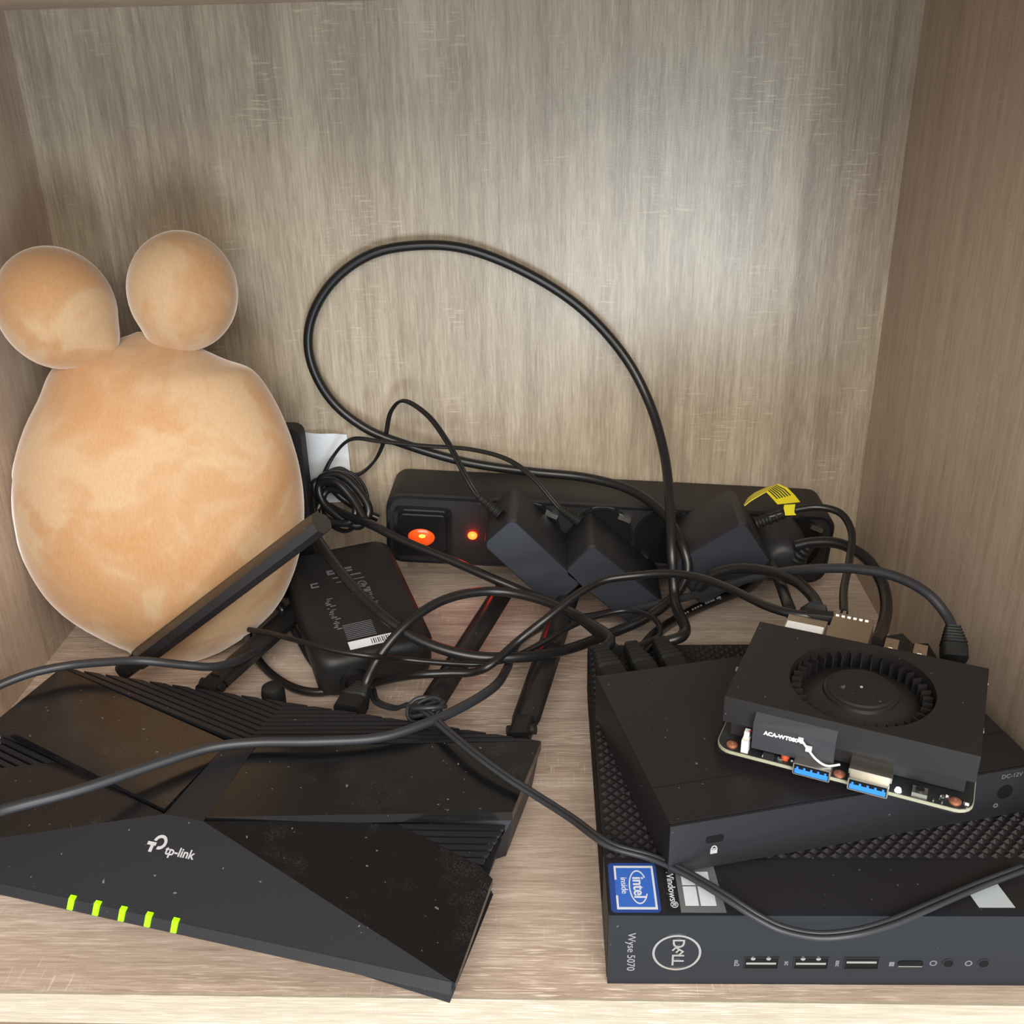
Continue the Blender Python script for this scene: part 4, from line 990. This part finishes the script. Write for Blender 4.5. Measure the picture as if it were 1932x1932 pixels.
# ------------------------------------------------------------------ power brick on the shelf
A4 = math.radians(24)
brick = empty('power_brick', (0.2336, 0.2150, 0.0), A4, 'rounded black laptop power brick with white barcode label lying on the shelf', 'power brick')
BW, BLn, BH = 0.066, 0.0960, 0.0300
brick.rotation_euler = (math.radians(13), 0, A4)
brick.location = (0.2325, 0.2140, 0.0)
bm = loft(NB(), [[(x, y, z) for x, y in rrect(-BW + i_, -i_, i_, BLn - i_, 0.010, 6)] for z, i_ in ((0.0005, 0.004), (0.004, 0.0006), (0.010, 0.0), (0.0240, 0.0), (0.0285, 0.0016), (BH, 0.0050))])
build('housing', bm, plastic('brick_black', (0.012, 0.012, 0.013), 0.5, 0.4, grain=0.15, gs=1800), brick, smooth=50)
build('cord_socket', loft(NB(), [ring_pts((-0.047, y_, 0.0135), r_, 24, 'y') for y_, r_ in ((0.002, 0.0085), (-0.002, 0.0080), (-0.0022, 0.0060), (0.001, 0.0056))]), M_rim, brick, smooth=40)
lb = build('barcode_label', BX(-0.0470, -0.0225, 0.0065, 0.0125, BH, BH + 0.0002), M_paper, brick)
bm = NB()
for k in range(9):
    x = -0.0345 + 0.0012 * k
    box(bm, x, x + (0.0004, 0.0006)[k % 2], 0.0075, 0.0115, BH + 0.0002, BH + 0.00025)
build('barcode', bm, M_ink, lb)
# small print: columns of bars, rings and lines along the length of the brick
def prt(*a): return build('small_print', BX(*a, BH, BH + 0.0001), M_printd, brick)
for k in range(9): prt(-0.0465, -0.0300, 0.0145 + 0.0014 * k, 0.0150 + 0.0014 * k)
for (x0, x1, y0, y1) in ((-0.0440, -0.0290, 0.0700, 0.0715), (-0.0440, -0.0290, 0.0725, 0.0740), (-0.0440, -0.0425, 0.0715, 0.0725),
                         (-0.0420, -0.0250, 0.0660, 0.0670), (-0.0410, -0.0240, 0.0620, 0.0626), (-0.0345, -0.0235, 0.0495, 0.0520),
                         (-0.0555, -0.0510, 0.0645, 0.0655), (-0.0555, -0.0510, 0.0615, 0.0625), (-0.0555, -0.0545, 0.0625, 0.0645)):
    prt(x0, x1, y0, y1)
for (x, y_, r_) in ((-0.0330, 0.0560, 0.0026), (-0.0268, 0.0570, 0.0026)):
    bm = annulus((x, y_, BH), r_ * .75, r_, 0.0001, 'z', 20)
    box(bm, x - r_ * .5, x + r_ * .5, y_ - 0.0003, y_ + 0.0003, BH, BH + 0.0001)
    build('small_print', bm, M_printd, brick)
rc = random.Random(5)
for k in range(34):
    col = k % 2
    y_ = 0.018 + 0.0016 * (k // 2) + (0.012 if col else 0.006)
    x = (-0.0500 if col == 0 else -0.0262) + rc.uniform(-0.0012, 0.0012)
    prt(x, x + rc.uniform(0.0012, 0.0034), y_, y_ + rc.uniform(0.0004, 0.0009))
adopt(build('cord', tube(PATHS['BRICKCORD'], 0.0024, 10), M_cable, None, smooth=60), brick)
adopt(build('strain_relief', ribbed(PATHS['BRICKCORD'][0], PATHS['BRICKCORD'][1], 0.0052, 0.0030, 5), M_rubber, None, smooth=30), brick)

# ------------------------------------------------------------------ loose cables
def cable(name, path, r, label, mat=None, twin=False, at=None):
    P_ = PATHS[path]
    e = empty(name, P_[0] if at is None else at, 0, label, 'cable')
    if twin:
        bm = tube(P_, r, 8, off=r * 0.95); tube(P_, r, 8, off=-r * 0.95, bm=bm)
    else:
        bm = tube(P_, r, 10)
    adopt(build('sheath', bm, mat or M_cable, None, smooth=60), e)
    return e
def plug(e, p, q, w, h, ribs=True, name='connector', mat=None, n=5):
    """rectangular connector boot from p (cable end) to q (tip)"""
    p, q = Vector(p), Vector(q)
    d = (q - p); L = d.length; d.normalize()
    s = d.cross(Vector((0, 0, 1))); s.normalize(); up = s.cross(d)
    rings = []
    steps = 20
    for i in range(steps + 1):
        t = i / steps
        k = 0.62 + 0.38 * min(1, t * 2)
        if ribs and t < 0.62 and (i % 2): k *= 0.86
        c = p + d * (L * t)
        rings.append([tuple(c + s * (x * k) + up * (y_ * k)) for x, y_ in rrect(-w, w, -h, h, min(w, h) * .4, 3)])
    adopt(build(name, loft(NB(), rings), mat or M_rubber, None, smooth=25), e)

for nm, u_, w_ in (('LOOP', 0.0440, 0.0125), ('NET', 0.0125, 0.0125), ('THIN', 0.0290, 0.0120)):
    q_ = on_mini(u_, MD + 0.036, w_)
    if nm == 'LOOP': PATHS[nm][0] = q_
    else: PATHS[nm][-1] = q_
e = cable('mains_cable', 'LOOP', 0.0030, 'thick black cord rising in one big loop against the back wall')
plug(e, on_mini(0.044, MD + 0.037, 0.0125), on_mini(0.044, MD + 0.0005, 0.011), 0.0058, 0.0062)
e = cable('network_cable', 'NET', 0.0026, 'black cable arching from a ribbed plug in the router back to the small computer')
plug(e, NETPLUG[0], NETPLUG[1], 0.0070, 0.0062)
plug(e, on_mini(0.0125, MD + 0.037, 0.0125), on_mini(0.0125, MD + 0.0005, 0.011), 0.0064, 0.0064)
e = cable('usb_cable', 'GREYUSB', 0.0022, 'black cable curving from the power brick over two antennas to the circuit board')
plug(e, PATHS['GREYUSB'][-2], PATHS['GREYUSB'][-1], 0.0028, 0.0026, ribs=False)
e = cable('grey_cable', 'FRONT', 0.0024, 'long slate cable lying across the router top', M_cable2)
plug(e, PATHS['FRONT'][-1], GPLUG, 0.0055, 0.0055, n=4)
cable('left_cable', 'LEFT', 0.0023, 'black cable crossing the back left corner of the router to the left wall', M_cable2)
e = cable('thin_cable', 'THIN', 0.0016, 'thin black cable running straight over the front of the power brick')
plug(e, on_mini(0.029, MD + 0.037, 0.0120), on_mini(0.029, MD + 0.0005, 0.011), 0.0058, 0.0062)
e = cable('twin_cable', 'TWIN', 0.0011, 'thin twin-core wire drooping over the front of the studded computer', M_cable2, twin=True)
# coil where the twin wire is wound up behind the router
bm = NB()
c0 = Vector(COIL)
for k in range(4):
    pts = []
    for i in range(13):
        a = 2 * math.pi * i / 12 + k * 0.5
        pts.append(tuple(c0 + Vector((0.0082 * math.cos(a) + 0.001 * k, 0.0060 * math.sin(a) - 0.001 * k, 0.004 * math.sin(a + k) + 0.0015 * k))))
    tube(pts, 0.0011, 8, bm=bm)
adopt(build('wound_coil', bm, M_cable2, None, smooth=60), e)
e = cable('dark_cable', 'DARK', 0.0030, 'thick black cable bending down to a ribbed plug beside the white barcode label')
plug(e, PATHS['DARK'][-1], DARKPLUG, 0.0068, 0.0045)
cable('drop_cable', 'DROP', 0.0030, 'short black cable dropping from the power strip behind the circuit board')
e = cable('printed_cable', 'PRINT', 0.0031, 'black cable with small white print lying in front of the power strip')
Pp = [Vector(p) for p in crom(PATHS['PRINT'], 8)]
for i in range(16, 32):
    if i % 5 == 4: continue
    a, c = Pp[i], Pp[i + 1]
    d = (c - a).normalized(); s = d.cross(Vector((0, 0, 1))).normalized(); up = s.cross(d)
    nrm = (up * 0.8 + s * 0.6).normalized(); sd = d.cross(nrm)
    M = along(d, sd, nrm, (a + c) / 2 + nrm * 0.00305)
    bm = BX(-0.0010, 0.0008, -0.0006, 0.0005, 0, 0.0001)
    adopt(build('print_mark', bm, M_print, None, mw=M), e)
# router power plug
dp = empty('power_jack', JACK, 0, 'small black round power plug in the middle of the router back', 'plug')
bm = loft(NB(), [ring_pts((0, 0, z), r_, 20) for z, r_ in ((-0.010, 0.0060), (0.004, 0.0062), (0.0075, 0.0055), (0.0090, 0.0035))])
build('housing', bm, M_rubber, dp, smooth=40)
build('barrel', cyl((0.0, -0.001, -0.003), 0.0035, -0.008, 'y', 16), M_rubber, dp, smooth=40)
